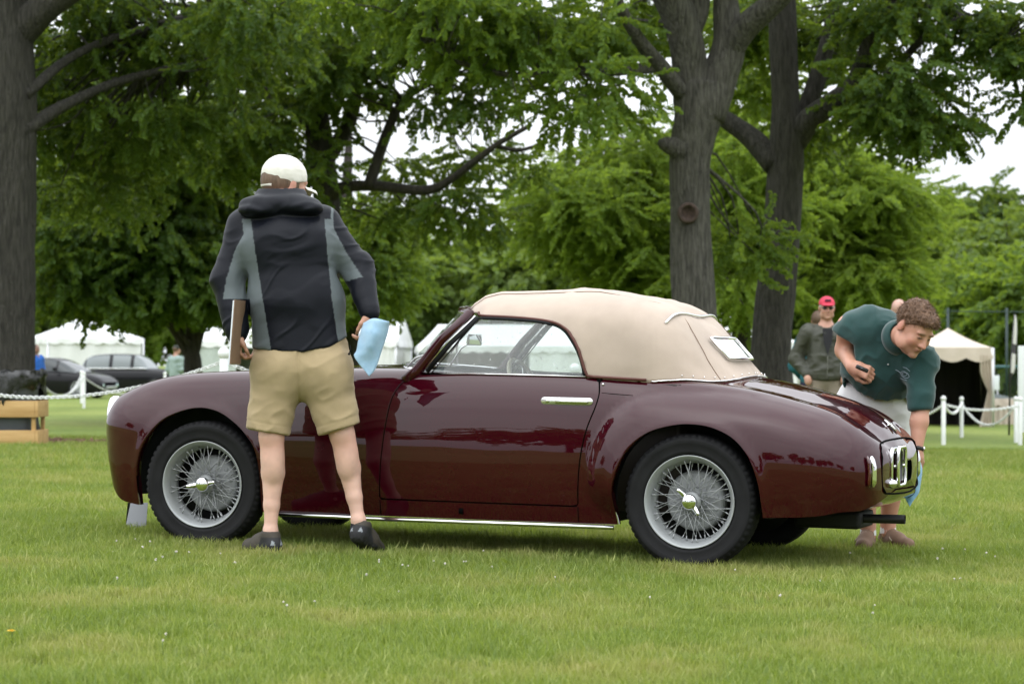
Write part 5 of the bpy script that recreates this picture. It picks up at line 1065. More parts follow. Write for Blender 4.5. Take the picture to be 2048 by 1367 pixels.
bystander('bald man whose head shows behind the bending man in green', 1795, 24.5, 597, 1797, (.35, .95, 0), mat('white_shirting', (.55, .56, .58), .9), stone, skin=(.50, .30, .24), hands='x')
bystander('person in bright blue shirt beside the far white tent', 70, 62, 688, 71, (.8, -.6, 0), mat('royal_blue_knit', (.012, .10, .42), .85), mat('dark_trousers', (.02, .02, .025), .9), skin=(.20, .11, .08), hairc=mat('black_hair', (.01, .01, .01), .6), res=.016, hands='x')
bystander('distant person with dark cap, pale jacket and a rucksack near the dark sedan', 352, 62, 690, 352, (.6, .8, 0), mat('pale_anorak', (.26, .34, .32), .8), stone, hairc=HAIRM, cap=mat('dark_cap', (.03, .035, .03), .9), res=.016, hands='x')
# ------------------------------------------------------------------ trees
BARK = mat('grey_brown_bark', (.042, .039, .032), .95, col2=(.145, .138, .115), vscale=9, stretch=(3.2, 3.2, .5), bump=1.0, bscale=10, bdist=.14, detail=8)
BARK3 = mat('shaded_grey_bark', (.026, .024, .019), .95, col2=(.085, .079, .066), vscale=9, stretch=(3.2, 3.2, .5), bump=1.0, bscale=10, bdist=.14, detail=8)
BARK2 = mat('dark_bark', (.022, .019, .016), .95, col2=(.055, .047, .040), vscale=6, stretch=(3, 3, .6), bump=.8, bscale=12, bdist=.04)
def bark_tube(pts, rad, n=28, seg=5, rough=.05, seed=0, furrow=10):
    P = crom([tuple(p) for p in pts], seg); Rr = [float(x[0]) for x in crom([(r_,) for r_ in rad], seg)]
    v, f = tube(P, Rr, n, True); V = np.array([tuple(q) for q in v]); m = len(P)
    ctr = np.repeat(np.array([tuple(p) for p in P]), n, 0); d = V - ctr; rr = np.repeat(np.array(Rr), n)
    ang = np.tile(np.arange(n) / n * 2 * math.pi, m); L_ = np.repeat(np.cumsum([0] + [np.linalg.norm(np.array(P[i + 1]) - np.array(P[i])) for i in range(m - 1)]), n)
    q = np.c_[np.cos(ang) * furrow * .35, np.sin(ang) * furrow * .35, L_ * 1.8 + seed * 9]; k = rough * (1 - np.abs(vnoise(q, seed)) * 2) + .06 * vnoise(np.c_[np.cos(ang), np.sin(ang), L_ * 1.1], seed + 3)
    return ctr + d * (1 + k)[:, None], f
def oak_sprig(i, leaf=.105, wd=.034, n=16, m=None, length=.36, name='leafy_twig'):
    r_ = random.Random(300 + i); mb = MB()
    for k in range(n):
        t = (k + .5) / n; base = Vector((length * t, .02 * math.sin(5 * t + i), -.05 * t * t)); a = (1 if k % 2 else -1) * r_.uniform(.5, 1.25); el = r_.uniform(-.55, .45)
        d = Vector((math.cos(a) * math.cos(el), math.sin(a) * math.cos(el), math.sin(el) - .2)).normalized(); l = leaf * r_.uniform(.7, 1.2); roll = r_.gauss(0, 1.0)
        s_ = d.cross(Vector((0, 0, 1))).normalized(); up = s_.cross(d); s_ = (s_ * math.cos(roll) + up * math.sin(roll)); up = s_.cross(d); w_ = wd * r_.uniform(.8, 1.2)
        p = [base, base + d * l * .35 + s_ * w_ + up * .012, base + d * l * .72 + s_ * w_ * .85 + up * .008, base + d * l - up * .015, base + d * l * .72 - s_ * w_ * .85 + up * .008, base + d * l * .35 - s_ * w_ + up * .012, base + d * l * .5]
        mb.add(p, [(0, 1, 6), (1, 2, 6), (2, 3, 6), (3, 4, 6), (4, 5, 6), (5, 0, 6)])
    mb.tube([(0, 0, 0), (length * .5, 0, -.01), (length, 0, -.05)], [.005, .004, .002], 3, 0)
    return mb.build(name, m, smooth=False)
LEAF_D = leaf_material('deep_green_leaves', [(.015, .040, .006), (.036, .078, .011), (.085, .145, .022)], trans=.38, nscale=.8, rnd=.6)
LEAF_M = leaf_material('mid_green_leaves', [(.036, .078, .011), (.075, .135, .020), (.13, .20, .032)], trans=.50, nscale=.7, rnd=.6)
LEAF_L = leaf_material('yellow_green_leaves', [(.080, .140, .018), (.130, .205, .026), (.19, .26, .040)], trans=.54, nscale=.6, rnd=.6)
LEAF_F = leaf_material('far_olive_leaves', [(.060, .105, .024), (.100, .155, .036), (.150, .205, .055)], trans=.4, nscale=.15, rnd=.5)
SP = {}
for key, m_, leaf, wd, n_, ln in (('D', LEAF_D, .075, .025, 24, .40), ('M', LEAF_M, .075, .024, 24, .40), ('L', LEAF_L, .068, .019, 28, .44), ('F', LEAF_F, .11, .036, 20, .40)):
    SP[key] = source_collection('twigs_' + key, [oak_sprig(i, leaf, wd, n_, m_, ln) for i in range(4)])
def tree(label, base, limbs, blobs, kind, bark, seed, group=None, clump=(.28, .50), per=13, sc=(.8, 1.35), name='shade_tree', fill=1.0, twig_r=.016, reach=3.0, droop=.35):
    """limbs: list of (points, radii); blobs: (centre Vector, radius 3-vector, number of clumps)."""
    r_ = np.random.default_rng(seed); t = empty(name, base); tag(t, label, 'tree', group); b = np.array(base); allp = []
    for li, (pts, rad) in enumerate(limbs):
        v, f = bark_tube([Vector(p) for p in pts], rad, 36 if li == 0 else 16, 6 if li == 0 else 4, .055 if li == 0 else .04, seed + li, 16 if li == 0 else 8)
        mesh_obj('trunk' if li == 0 else 'limb', v - b, f, bark, t)
        if li or len(limbs) == 1: allp += [np.array(p) for p in crom([tuple(p) for p in pts], 4)]
        else: allp += [np.array(p) for p in crom([tuple(p) for p in pts], 4)][-6:]
    A = np.array(allp); pts = []; rot = []; scl = []; tw = MB()
    for c, rad, n in blobs:
        for k in range(int(n * fill)):
            d = r_.normal(0, 1, 3); d /= np.linalg.norm(d); cc = np.array(c) + d * np.array(rad) * r_.random() ** .40; cr = r_.uniform(*clump)
            i = np.argmin(((A - cc) ** 2).sum(1)); p0 = A[i]
            if np.linalg.norm(p0 - cc) < reach:
                md = (p0 + cc) / 2 + r_.normal(0, .12, 3) * np.linalg.norm(p0 - cc) * .6; L_ = np.linalg.norm(p0 - cc)
                tw.tube(crom([p0 - b, md - b, cc - b], 3), [twig_r * (.5 + L_ * .5) * q for q in (1, .85, .75, .6, .5, .4, .3)], 5)
            m = int(per * r_.uniform(.6, 1.3)); e = r_.normal(0, 1, (m, 3)); e /= np.linalg.norm(e, axis=1, keepdims=True); rr = cr * r_.random(m) ** .5
            q = cc + e * rr[:, None] * np.array((1.15, 1.15, .6)); pts.append(q - b)
            yaw = np.arctan2(e[:, 1], e[:, 0]) + r_.normal(0, .5, m); pit = droop - e[:, 2] * .5 + r_.normal(0, .35, m)
            rot.append(np.c_[r_.normal(0, .5, m), pit, yaw]); scl.append(r_.uniform(sc[0], sc[1], m))
    if tw.v: tw.build('twigs', bark, t)['kind'] = 'stuff'
    if pts:
        o = scatter('crown', np.concatenate(pts), np.concatenate(rot), np.concatenate(scl), SP[kind], t); o['kind'] = 'stuff'
    return t
def blob(px, py, Y, rx, ry, dY, n): return (at(px, py, Y), (rx / FPX * Y, dY, ry / FPX * Y), n)
def limb(pp, Y, rpx, dY=None): return ([at(x, y, Y + (dY[i] if dY else 0)) for i, (x, y) in enumerate(pp)], [r_ / FPX * Y for r_ in rpx])
def foot(p, r0, k=.35):                                  # root flare below a trunk
    return [p + Vector((0, 0, -k)), p + Vector((0, 0, .02)), p + Vector((0, 0, .25))], [r0 * 1.75, r0 * 1.5, r0 * 1.15]
# T1 big trunk at the left edge
g = gpt(5, 30.5); fp, fr = foot(g, .41)
t1 = tree('massive grey trunk at the far left edge of the lawn', g, [(fp + [at(6, 700, 30.5), at(4, 400, 30.5), at(4, 180, 30.5), at(-10, -40, 30.5), at(-30, -320, 30.5)], fr + [.41, .40, .41, .43, .40]),
    limb([(28, 70), (90, 15), (170, -40), (330, -160)], 30.5, [38, 30, 26, 20], [0, -.2, -.5, -1]), limb([(40, 265), (140, 205), (250, 160), (420, 120)], 30.3, [16, 11, 9, 6], [0, .6, 1.2, 2]), limb([(50, 190), (150, 110), (280, 60), (420, 20)], 30.3, [12, 9, 8, 6], [0, .8, 1.6, 2.4]), limb([(-40, 100), (-160, -40), (-300, -160)], 30.5, [30, 24, 18])],
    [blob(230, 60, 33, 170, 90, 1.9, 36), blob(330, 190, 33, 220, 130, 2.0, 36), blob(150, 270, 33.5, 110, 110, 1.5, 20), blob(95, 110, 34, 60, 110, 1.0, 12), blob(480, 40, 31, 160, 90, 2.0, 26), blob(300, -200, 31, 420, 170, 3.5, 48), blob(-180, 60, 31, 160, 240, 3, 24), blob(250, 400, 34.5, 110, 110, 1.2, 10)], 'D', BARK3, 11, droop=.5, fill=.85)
# T2 knotted trunk behind the canvas top
g = gpt(1394, 29.5); fp, fr = foot(g, .29)
t2 = tree('knotted grey trunk rising behind the canvas top of the car', g, [(fp + [at(1391, 700, 29.5), at(1388, 600, 29.5), at(1382, 460, 29.5), at(1379, 340, 29.5), at(1386, 270, 29.5), at(1400, 215, 29.5), at(1402, 165, 29.5)], fr + [.275, .265, .243, .245, .262, .285, .27]),
    limb([(1392, 240), (1382, 160), (1372, 90), (1352, 20), (1310, -60), (1270, -200)], 29.5, [42, 38, 34, 34, 28, 20], [0, 0, -.1, -.2, -.4, -.8]), limb([(1380, 60), (1398, 10), (1405, -120)], 29.45, [26, 22, 16]), limb([(1412, 235), (1440, 150), (1458, 90), (1452, 10), (1448, -120)], 29.5, [40, 36, 31, 25, 18]), limb([(1456, 105), (1490, 55), (1545, 8), (1640, -80)], 29.5, [28, 26, 22, 16], [0, -.2, -.5, -1]),
    limb([(1366, 190), (1322, 133), (1280, 82), (1238, 8), (1190, -100)], 29.4, [17, 16, 13, 11, 8], [0, -.3, -.6, -1, -1.6]), limb([(1316, 135), (1205, 143), (1131, 141), (1020, 150), (900, 120)], 29.1, [11, 10, 8, 6, 4], [0, -.2, -.4, -.6, -.8]), limb([(1372, 300), (1345, 292), (1326, 287), (1316, 284)], 29.4, [30, 20, 13, 5])],
    [blob(1130, 50, 28.8, 150, 80, 1.5, 24), blob(960, 50, 28.4, 160, 70, 1.4, 15), blob(1140, 190, 28.5, 120, 45, 1.2, 9), blob(1330, -190, 29.5, 420, 90, 2.5, 30), blob(1480, 30, 33.5, 90, 70, 1.0, 14), blob(1500, 150, 36, 75, 85, 1.2, 16), blob(1290, 40, 31.5, 60, 60, .8, 8), blob(800, -40, 28.5, 200, 90, 2, 22), blob(1490, 500, 30.6, 62, 55, .3, 7)], 'M', BARK, 22)
mb = MB(); kc_ = at(1376, 426, 29.23); b_ = Vector(t2.location); MX = Matrix.Translation(kc_ - b_) @ Matrix.Rotation(R(90), 4, 'X'); mb.lathe([(.128, -.06), (.132, .0), (.118, .040), (.095, .050), (.080, .030), (.068, -.005), (.030, -.02), (.001, -.022)], 28, 0, MX); mb.build('knot_hole', mat('knot_wood', (.030, .019, .014), .95, col2=(.075, .05, .038), vscale=20, bump=.8, bscale=40), t2)
# T3 dark forked trunk to its right
g = gpt(1545, 32.0); fp, fr = foot(g, .29)
t3 = tree('dark forked trunk between the car roof and the man in the red cap', g, [(fp + [at(1543, 700, 32), at(1550, 600, 32), at(1560, 500, 32), at(1570, 360, 32), at(1574, 290, 32), at(1572, 200, 32), at(1567, 80, 32), at(1562, -60, 32)], fr + [.272, .25, .228, .228, .235, .185, .18, .16]),
    limb([(1552, 330), (1500, 275), (1440, 232), (1400, 205)], 32, [27, 22, 17, 13], [0, .2, .4, .6]), limb([(1590, 280), (1622, 238), (1672, 200), (1712, 165), (1742, 82), (1780, -10), (1810, -120)], 32, [27, 24, 21, 20, 18, 16, 12], [0, -.2, -.4, -.6, -.9, -1.2, -1.5]), limb([(1600, 260), (1640, 140), (1660, 60), (1680, -60)], 32.2, [22, 17, 15, 12]), limb([(1690, 190), (1745, 180), (1800, 125), (1860, 66), (1940, 30)], 31.6, [11, 9, 8, 7, 5], [0, -.3, -.6, -.9, -1.2]), limb([(1760, 30), (1880, 20), (1960, 60), (2020, 130)], 31, [12, 9, 7, 5], [0, -.2, -.5, -.7])],
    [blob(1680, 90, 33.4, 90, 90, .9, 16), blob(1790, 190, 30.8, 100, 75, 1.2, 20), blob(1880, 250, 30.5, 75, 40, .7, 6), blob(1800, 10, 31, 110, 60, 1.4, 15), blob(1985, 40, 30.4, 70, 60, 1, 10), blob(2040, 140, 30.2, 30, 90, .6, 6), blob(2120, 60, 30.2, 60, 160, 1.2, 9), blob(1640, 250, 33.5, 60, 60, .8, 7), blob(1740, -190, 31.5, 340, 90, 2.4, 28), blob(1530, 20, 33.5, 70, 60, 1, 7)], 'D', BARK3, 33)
# T4 spreading tree behind the jacket man, long limb to the right
g = gpt(655, 38.0); fp, fr = foot(g, .24)
t4 = tree('spreading tree behind the man in the jacket with a long drooping limb', g, [(fp + [at(652, 640, 38), at(655, 500, 38), at(652, 390, 38), at(640, 300, 38), at(628, 200, 38), at(600, 60, 38), at(590, -100, 38)], fr + [.22, .20, .20, .20, .18, .16, .12]),
    limb([(655, 395), (690, 374), (760, 372), (850, 381), (900, 360), (950, 322), (1000, 285), (1062, 250)], 38, [16, 12, 10, 10, 8, 7, 5.5, 4], [0, -.3, -.6, -1, -1.3, -1.6, -1.9, -2.2]), limb([(738, 374), (755, 320), (778, 255), (800, 210), (835, 180), (900, 150)], 37.4, [12, 11, 10, 8, 7, 5]), limb([(645, 330), (700, 240), (720, 130), (760, 20)], 38, [17, 14, 11, 8]), limb([(630, 260), (560, 200), (470, 160), (380, 130)], 38, [14, 11, 9, 6], [0, .3, .6, 1]), limb([(648, 380), (590, 330), (500, 270), (450, 250)], 38, [12, 9, 7, 5], [0, -.4, -.8, -1.2]), limb([(990, 292), (1040, 300), (1090, 285)], 36.2, [5, 4, 3])],
    [blob(600, 60, 37, 210, 110, 2.4, 40), blob(520, 230, 37.5, 140, 90, 1.8, 22), blob(690, 190, 37, 50, 120, 1.6, 10), blob(860, 70, 37, 150, 60, 1.6, 16), blob(1010, 120, 36.6, 110, 45, 1.2, 8), blob(890, 215, 37, 80, 35, .9, 7), blob(960, 330, 39, 80, 40, .8, 5), blob(810, 320, 39, 60, 40, .8, 4), blob(930, 420, 37.2, 90, 55, 1.0, 9), blob(790, 430, 38.5, 80, 50, 1, 6), blob(1080, 330, 36.4, 50, 40, .8, 3), blob(700, -150, 37, 420, 130, 3.5, 46), blob(620, 330, 37, 40, 60, .8, 5), blob(440, 330, 38, 110, 70, 1.5, 14)], 'D', BARK2, 44, sc=(.9, 1.5), fill=.85)
# T5 low multi-stemmed tree in front of the tents
g = gpt(386, 52.0)
t5 = tree('low multi-stemmed tree in front of the white tents at left', g, [([g + Vector((0, 0, -.3)), g + Vector((0, 0, .05)), at(386, 735, 52), at(384, 700, 52), at(383, 650, 52), at(384, 590, 52), at(376, 500, 52)], [.28, .25, .20, .16, .11, .09, .06]),
    limb([(384, 720), (352, 665), (322, 620), (285, 560), (255, 500)], 52, [11, 9, 8, 6, 4]), limb([(386, 715), (404, 650), (424, 600), (446, 540), (470, 470)], 52, [11, 10, 8, 6, 4]), limb([(384, 690), (398, 610), (402, 540), (410, 450)], 52.2, [9, 8, 6, 4]), limb([(380, 690), (340, 640), (290, 618), (240, 608)], 51.8, [6, 5, 4, 3]), limb([(382, 660), (362, 590), (345, 520), (330, 440)], 51.8, [8, 7, 5, 4])],
    [blob(330, 440, 51, 150, 110, 3, 52), blob(200, 500, 51, 110, 85, 2.4, 32), blob(330, 560, 50.5, 150, 45, 2.0, 26), blob(450, 540, 51, 70, 70, 2, 16), blob(150, 560, 51, 90, 40, 1.6, 14), blob(120, 400, 53, 70, 110, 2.2, 22), blob(300, 250, 49, 260, 110, 3.0, 36)], 'D', BARK2, 55, clump=(.40, .75), per=26, sc=(1.2, 2.0), twig_r=.02, name='ornamental_tree')  # deep leaf colour stands in for shade from the crowns overhead
# lighter trees in the middle distance, right of centre
LT = [('bright yellow-green tree seen between the two right-hand trunks', 1480, 47, [(1480, 420, 90, 130, 26), (1460, 580, 80, 60, 14), (1500, 300, 80, 80, 14)], 'L', 66), ('yellow-green tree left of the knotted trunk', 1230, 50, [(1210, 400, 170, 110, 44), (1290, 540, 110, 80, 24), (1130, 420, 80, 70, 12), (1300, 290, 80, 60, 9)], 'L', 67),
      ('broad light green tree right of the dark forked trunk', 1690, 52, [(1680, 420, 120, 120, 40), (1700, 560, 130, 70, 30), (1640, 330, 90, 70, 16), (1770, 400, 70, 90, 14)], 'L', 68), ('leafy green tree behind the long drooping limb', 700, 58, [(720, 520, 110, 110, 40), (640, 600, 110, 60, 18), (760, 450, 70, 50, 9)], 'M', 69)]
for lab, px, Y, bl, kd, sd in LT:
    g = gpt(px, Y); tree(lab, g, [([g + Vector((0, 0, -.3)), g + Vector((0, 0, .8)), at(px + 4, 560, Y), at(px - 6, 400, Y), at(px, 230, Y)], [.28, .20, .17, .13, .06]), limb([(px, 560), (px - 60, 480), (px - 120, 420)], Y, [9, 7, 4]), limb([(px, 520), (px + 60, 440), (px + 110, 390)], Y, [9, 7, 4]), limb([(px, 440), (px - 40, 340), (px - 70, 270)], Y, [7, 5, 3])],
        [blob(a, b, Y - 1, c, d, 2.6, n) for a, b, c, d, n in bl], kd, BARK2, sd, 'lighter trees in the middle distance', (.35, .65), 20, (1.0, 1.7), twig_r=.02, fill=1.6)
# far belt of trees behind the tents
def far_tree(px, Y, top, half, kd, sd, label, low=650):
    g = gpt(px, Y); cy_ = (top + low) / 2; hh = (low - top) / 2
    r_ = random.Random(sd); bl = [blob(px + r_.uniform(-.45, .45) * half, cy_ + r_.uniform(-.5, .5) * hh, Y + r_.uniform(-1.5, 1.5), half * r_.uniform(.45, .7), hh * r_.uniform(.4, .6), 3.2, 15) for _ in range(5)] + [blob(px, low - 20, Y - 1.5, half * .8, 30, 2.5, 12)]
    tree(label, g, [([g + Vector((0, 0, -.3)), g + Vector((0, 0, 1.5)), at(px, cy_, Y), at(px, top + 30, Y)], [.4, .32, .25, .08])], bl, kd, BARK2, sd, 'belt of trees beyond the tents', (1.0, 2.0), 22, (2.6, 4.6), fill=1.0, twig_r=.03, reach=0, name='background_tree')
BG = [(-60, 118, 380, 160, 'M'), (130, 122, 400, 150, 'F'), (300, 118, 470, 130, 'L'), (470, 124, 420, 150, 'M'), (600, 120, 500, 110, 'L'), (800, 118, 480, 120, 'F'), (950, 122, 450, 120, 'M'), (1060, 116, 500, 110, 'F'), (1190, 124, 460, 130, 'M'), (1340, 120, 440, 140, 'L'), (1500, 124, 450, 130, 'F'), (1640, 118, 470, 120, 'M'), (1790, 112, 400, 110, 'L'), (1890, 130, 345, 90, 'D'), (1900, 100, 500, 100, 'F'), (1990, 124, 342, 80, 'D'), (2010, 104, 420, 90, 'F'), (2060, 86, 540, 90, 'M'), (1960, 90, 570, 80, 'M'), (2160, 110, 380, 130, 'F')]
WHERE = ['at the far left edge, behind the trunk', 'above the left white tent', 'above the dark sedan', 'behind the left multi-stemmed tree', 'behind the jacket man', 'above the middle white tents', 'left of the canvas roof', 'directly above the front of the canvas roof', 'above the middle of the canvas roof', 'behind the knotted trunk', 'between the two right-hand trunks', 'above the man in the red cap', 'above the bending man in green', 'rising highest left of the open sky at right', 'above the cream canopy at right', 'rising against the sky at the right edge', 'high on the bank at the right edge', 'lowest at the right edge above the fence', 'above the pale sign on the fence', 'beyond the right edge of the fence']
for i, (px, Y, tp, hf, kd) in enumerate(BG): far_tree(px, Y, tp, hf, kd, 200 + i, {'M': 'green', 'F': 'olive green', 'L': 'yellow-green', 'D': 'dark green'}[kd] + ' background tree ' + WHERE[i], 700 if px > 1750 else 660)
# trees on the open side of the field, behind the photographer (they show as reflections in the paintwork)
for i, (x, y, h_, r0) in enumerate(((-34, -62, 9, 4.5), (-22, -70, 12, 5), (-12, -60, 8, 4), (-3, -74, 11, 5), (8, -58, 7, 3.6), (17, -66, 10, 4.6), (27, -60, 12, 4.8), (-48, -52, 11, 5), (40, -55, 10, 5), (-60, -30, 10, 5), (54, -36, 11, 5), (-70, -5, 12, 6))):
    g = Vector((x, y, float(ground_z(x, y)))); tree('tree on the far side of the field behind the viewer', g, [([g + Vector((0, 0, -.3)), g + Vector((0, 0, 1)), g + Vector((0, 0, h_ * .6)), g + Vector((0, 0, h_ * .9))], [.35, .28, .2, .08])],
        [(g + Vector((0, 0, h_ * .62)), (r0, r0, h_ * .36), 42)], 'F', BARK2, 400 + i, 'trees reflected in the paintwork', (1.0, 1.9), 12, (3, 5), reach=0, name='background_tree')
# ------------------------------------------------------------------ tents
VINYL = mat('white_tent_vinyl', (.70, .71, .71), .55, var=.03, vscale=.6, bump=.15, bscale=1.2, bdist=.06)
CREAMC = mat('cream_canopy_cloth', (.54, .46, .385), .8, var=.05, vscale=1.5, bump=.2, bscale=2.5, bdist=.05)
POLE = mat('aluminium_pole', (.55, .56, .57), .4, .6)
def valance(a, b, top, drop, n, parent, m, name='valance'):
    v = []; f = []; K = n * 6
    for i in range(K + 1):
        t = i / K; p = a.lerp(b, t); sc = abs(math.sin(math.pi * t * n)); w_ = .02 * math.sin(t * 23 + n)
        nrm = Vector((b.y - a.y, a.x - b.x, 0)).normalized()
        v += [p + Vector((0, 0, top)) + nrm * .0, p + Vector((0, 0, top - drop * .5)) + nrm * (.02 + w_), p + Vector((0, 0, top - drop * (.72 + .28 * sc))) + nrm * (.03 + w_)]
    for i in range(K): f += [(3 * i, 3 * i + 3, 3 * i + 4, 3 * i + 1), (3 * i + 1, 3 * i + 4, 3 * i + 5, 3 * i + 2)]
    return mesh_obj(name, v, f, m, parent)
def curtain(a, b, z0, z1, parent, m, name='wall_panel', waves=9, amp=.07, gather=0.0):
    v = []; f = []; K = waves * 6; nrm = Vector((b.y - a.y, a.x - b.x, 0)).normalized()
    for i in range(K + 1):
        t = i / K; p = a.lerp(b, t)
        for q in range(4):
            s = q / 3; am = amp * (.35 + .65 * s) * math.sin(t * waves * 6.283 + s * .6 + math.sin(t * 9)); v.append(p + nrm * am + Vector((0, 0, z1 + (z0 - z1) * s)))
    for i in range(K):
        for q in range(3): f.append((4 * i + q, 4 * i + 4 + q, 4 * i + 5 + q, 4 * i + 1 + q))
    return mesh_obj(name, v, f, m, parent)
def tent(label, c, yaw, hx, hy, eave, peak, ridge=0.0, walls=(), m=None, group='white event tents', valn=7, name='event_tent', rise=.0, drop=.28):
    m = m or VINYL; t = empty(name, c, (0, 0, yaw)); tag(t, label, 'tent', group); C4 = [Vector((-hx, -hy, 0)), Vector((hx, -hy, 0)), Vector((hx, hy, 0)), Vector((-hx, hy, 0))]
    rl = [Vector((-ridge, 0, peak)), Vector((ridge, 0, peak))]; v = []; f = []; n = 8
    def patch(p, q, r_, s):                              # slightly sagging roof slope p-q (eave) to s-r (ridge)
        b0 = len(v)
        for i in range(n + 1):
            for j in range(n + 1):
                u, w_ = i / n, j / n; e = p.lerp(q, u); g_ = s.lerp(r_, u); x = e.lerp(g_, w_); x.z -= (.10 + rise) * math.sin(math.pi * w_) * (peak - eave) * .5 ; v.append(x)
        for i in range(n):
            for j in range(n): f.append((b0 + i * (n + 1) + j, b0 + (i + 1) * (n + 1) + j, b0 + (i + 1) * (n + 1) + j + 1, b0 + i * (n + 1) + j + 1))
    E4 = [p + Vector((0, 0, eave)) for p in C4]
    gable = ridge >= hx - .01
    patch(E4[0], E4[1], rl[1], rl[0]); patch(E4[2], E4[3], rl[0], rl[1])
    if not gable: patch(E4[1], E4[2], rl[1], rl[1]); patch(E4[3], E4[0], rl[0], rl[0])
    else:
        for a, b, r_ in ((1, 2, rl[1]), (3, 0, rl[0])): k = len(v); v.extend([E4[a], E4[b], r_]); f.append((k, k + 1, k + 2))
    mesh_obj('roof', v, f, m, t)
    for i in range(4): valance(C4[i], C4[(i + 1) % 4], eave + .01, drop, max(3, int((C4[(i + 1) % 4] - C4[i]).length / .55)), t, m)
    for p in C4:
        mb = MB(); mb.tube([p * .985 + Vector((0, 0, -.1)), p * .985 + Vector((0, 0, eave))], .05, 8); mb.build('pole', POLE, t)
    for w_ in walls:
        i, a, b = w_[:3]; p, q = C4[i] * .98, C4[(i + 1) % 4] * .98; curtain(p.lerp(q, a), p.lerp(q, b), 0.0, eave - .05, t, w_[3] if len(w_) > 3 else m, waves=max(3, int((q - p).length * (b - a) * 1.3)))
    return t
DIM = mat('shaded_tent_wall', (.42, .47, .44), .8, var=.05)  # tent wall colour greyed to paint in the shade under the roofs
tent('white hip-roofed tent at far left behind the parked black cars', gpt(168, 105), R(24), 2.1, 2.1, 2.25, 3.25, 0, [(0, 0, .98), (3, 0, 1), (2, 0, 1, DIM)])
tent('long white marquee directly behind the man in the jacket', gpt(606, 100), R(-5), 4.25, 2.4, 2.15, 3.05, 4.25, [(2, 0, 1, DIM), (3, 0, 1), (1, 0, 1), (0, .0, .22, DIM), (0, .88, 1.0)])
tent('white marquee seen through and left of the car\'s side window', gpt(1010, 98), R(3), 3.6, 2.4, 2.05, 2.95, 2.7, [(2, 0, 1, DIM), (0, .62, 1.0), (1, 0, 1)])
tent('white pointed tent glimpsed between the two right-hand trunks', gpt(1425, 78), R(12), 2.2, 2.2, 2.15, 3.35, 0, [(2, 0, 1, DIM), (0, .55, 1.0), (1, 0, .5)])
bs = empty('banner', gpt(512, 96.6)); tag(bs, 'small blue sign hung on the marquee beside the jacket man\'s hip', 'sign'); mb = MB(); mb.box((-.32, -.02, .72), (.32, .02, 1.0)); mb.box((-.30, -.01, .0), (-.27, .01, .72)); mb.box((.27, -.01, .0), (.30, .01, .72)); mb.build('panel', mat('blue_sign', (.02, .13, .30), .6), bs)
# cream canopy at right
cc = tent('cream pop-up canopy with tied curtains behind the bending man', gpt(1896, 60), R(-4), .98, 1.0, 1.92, 2.42, 0, [], CREAMC, None, name='pop_up_canopy', drop=.36, rise=.1)
for sx_, a, b in ((-1, -.98, -.60), (1, .98, .66)):
    v = []; f = []; K = 24
    for q in range(9):
        s = q / 8; z = 1.75 * (1 - s); tie = 1 - .62 * math.exp(-((s - .52) / .16) ** 2); x0 = a; x1 = a + (b - a) * (tie if s < .52 else (.38 + (s - .52) * 1.35))
        for i in range(K + 1): t = i / K; v.append((x0 + (x1 - x0) * t, -1.0 + .05 * math.sin(t * 26 + s), z))
    for q in range(8):
        for i in range(K): f.append((q * (K + 1) + i, q * (K + 1) + i + 1, (q + 1) * (K + 1) + i + 1, (q + 1) * (K + 1) + i))
    mesh_obj('curtain', v, f, CREAMC, cc)
curtain(Vector((-.96, .98, 0)), Vector((.96, .98, 0)), 0, 1.9, cc, mat('canopy_inner_shade', (.012, .011, .010), .9), 'back_wall', 5); curtain(Vector((-.98, -.98, 0)), Vector((-.98, .98, 0)), 0, 1.9, cc, CREAMC, 'side_wall', 5); curtain(Vector((.98, .98, 0)), Vector((.98, -.4, 0)), 0, 1.9, cc, mat('canopy_inner_shade', (.012, .011, .010), .9), 'side_wall', 4)  # near-black walls stand in for the shade inside the canopy
# draped table, tarpaulin, fence, signs, banner
tb = empty('draped_table', gpt(1990, 62)); tag(tb, 'low table with cream swagged skirt by the fence at right', 'table')
mb = MB(); mb.box((-.62, -.35, .60), (.62, .35, .64), bev=.01); mb.build('table_top', CREAMC, tb)
curtain(Vector((-.62, -.36, 0)), Vector((.62, -.36, 0)), 0, .62, tb, CREAMC, 'skirt', 8, .03); valance(Vector((-.63, -.38, 0)), Vector((.63, -.38, 0)), .66, .22, 4, tb, CREAMC, 'swag')
tp = empty('tarpaulin_cover', gpt(1972, 68)); tag(tp, 'slate grey tarpaulin sloping behind the draped table', 'tarpaulin'); mb = MB(); v = [(-1.1, 0, 0), (1.1, 0, 0), (-1.1, 1.6, 0), (1.1, 1.6, 0), (-1.05, .1, 1.0), (1.0, .1, .55), (-1.05, 1.5, 1.0), (1.0, 1.5, .55)]; mb.add(v, [(0, 1, 5, 4), (1, 3, 7, 5), (3, 2, 6, 7), (2, 0, 4, 6), (4, 5, 7, 6)]); mb.build('cover', mat('slate_tarpaulin', (.16, .18, .20), .6, var=.08, bump=.3, bscale=3, bdist=.05), tp, smooth=False)
fe = empty('chain_link_fence', gpt(2000, 72)); tag(fe, 'tall black chain-link fence with green top rail at right', 'fence')
FG = mat('dark_green_coating', (.010, .030, .026), .5); x0, x1 = -1.6, 3.6; tz = at(0, 733, 72).z - fe.location.z
mb = MB(); mb.tube([(x0, 0, tz), (x1, 0, tz)], .045, 8); mb.build('top_rail', mat('teal_rail', (.03, .10, .10), .45), fe); mb = MB(); mb.tube([(x0, 0, .15), (x1, 0, .15)], .03, 6); mb.build('bottom_rail', FG, fe)
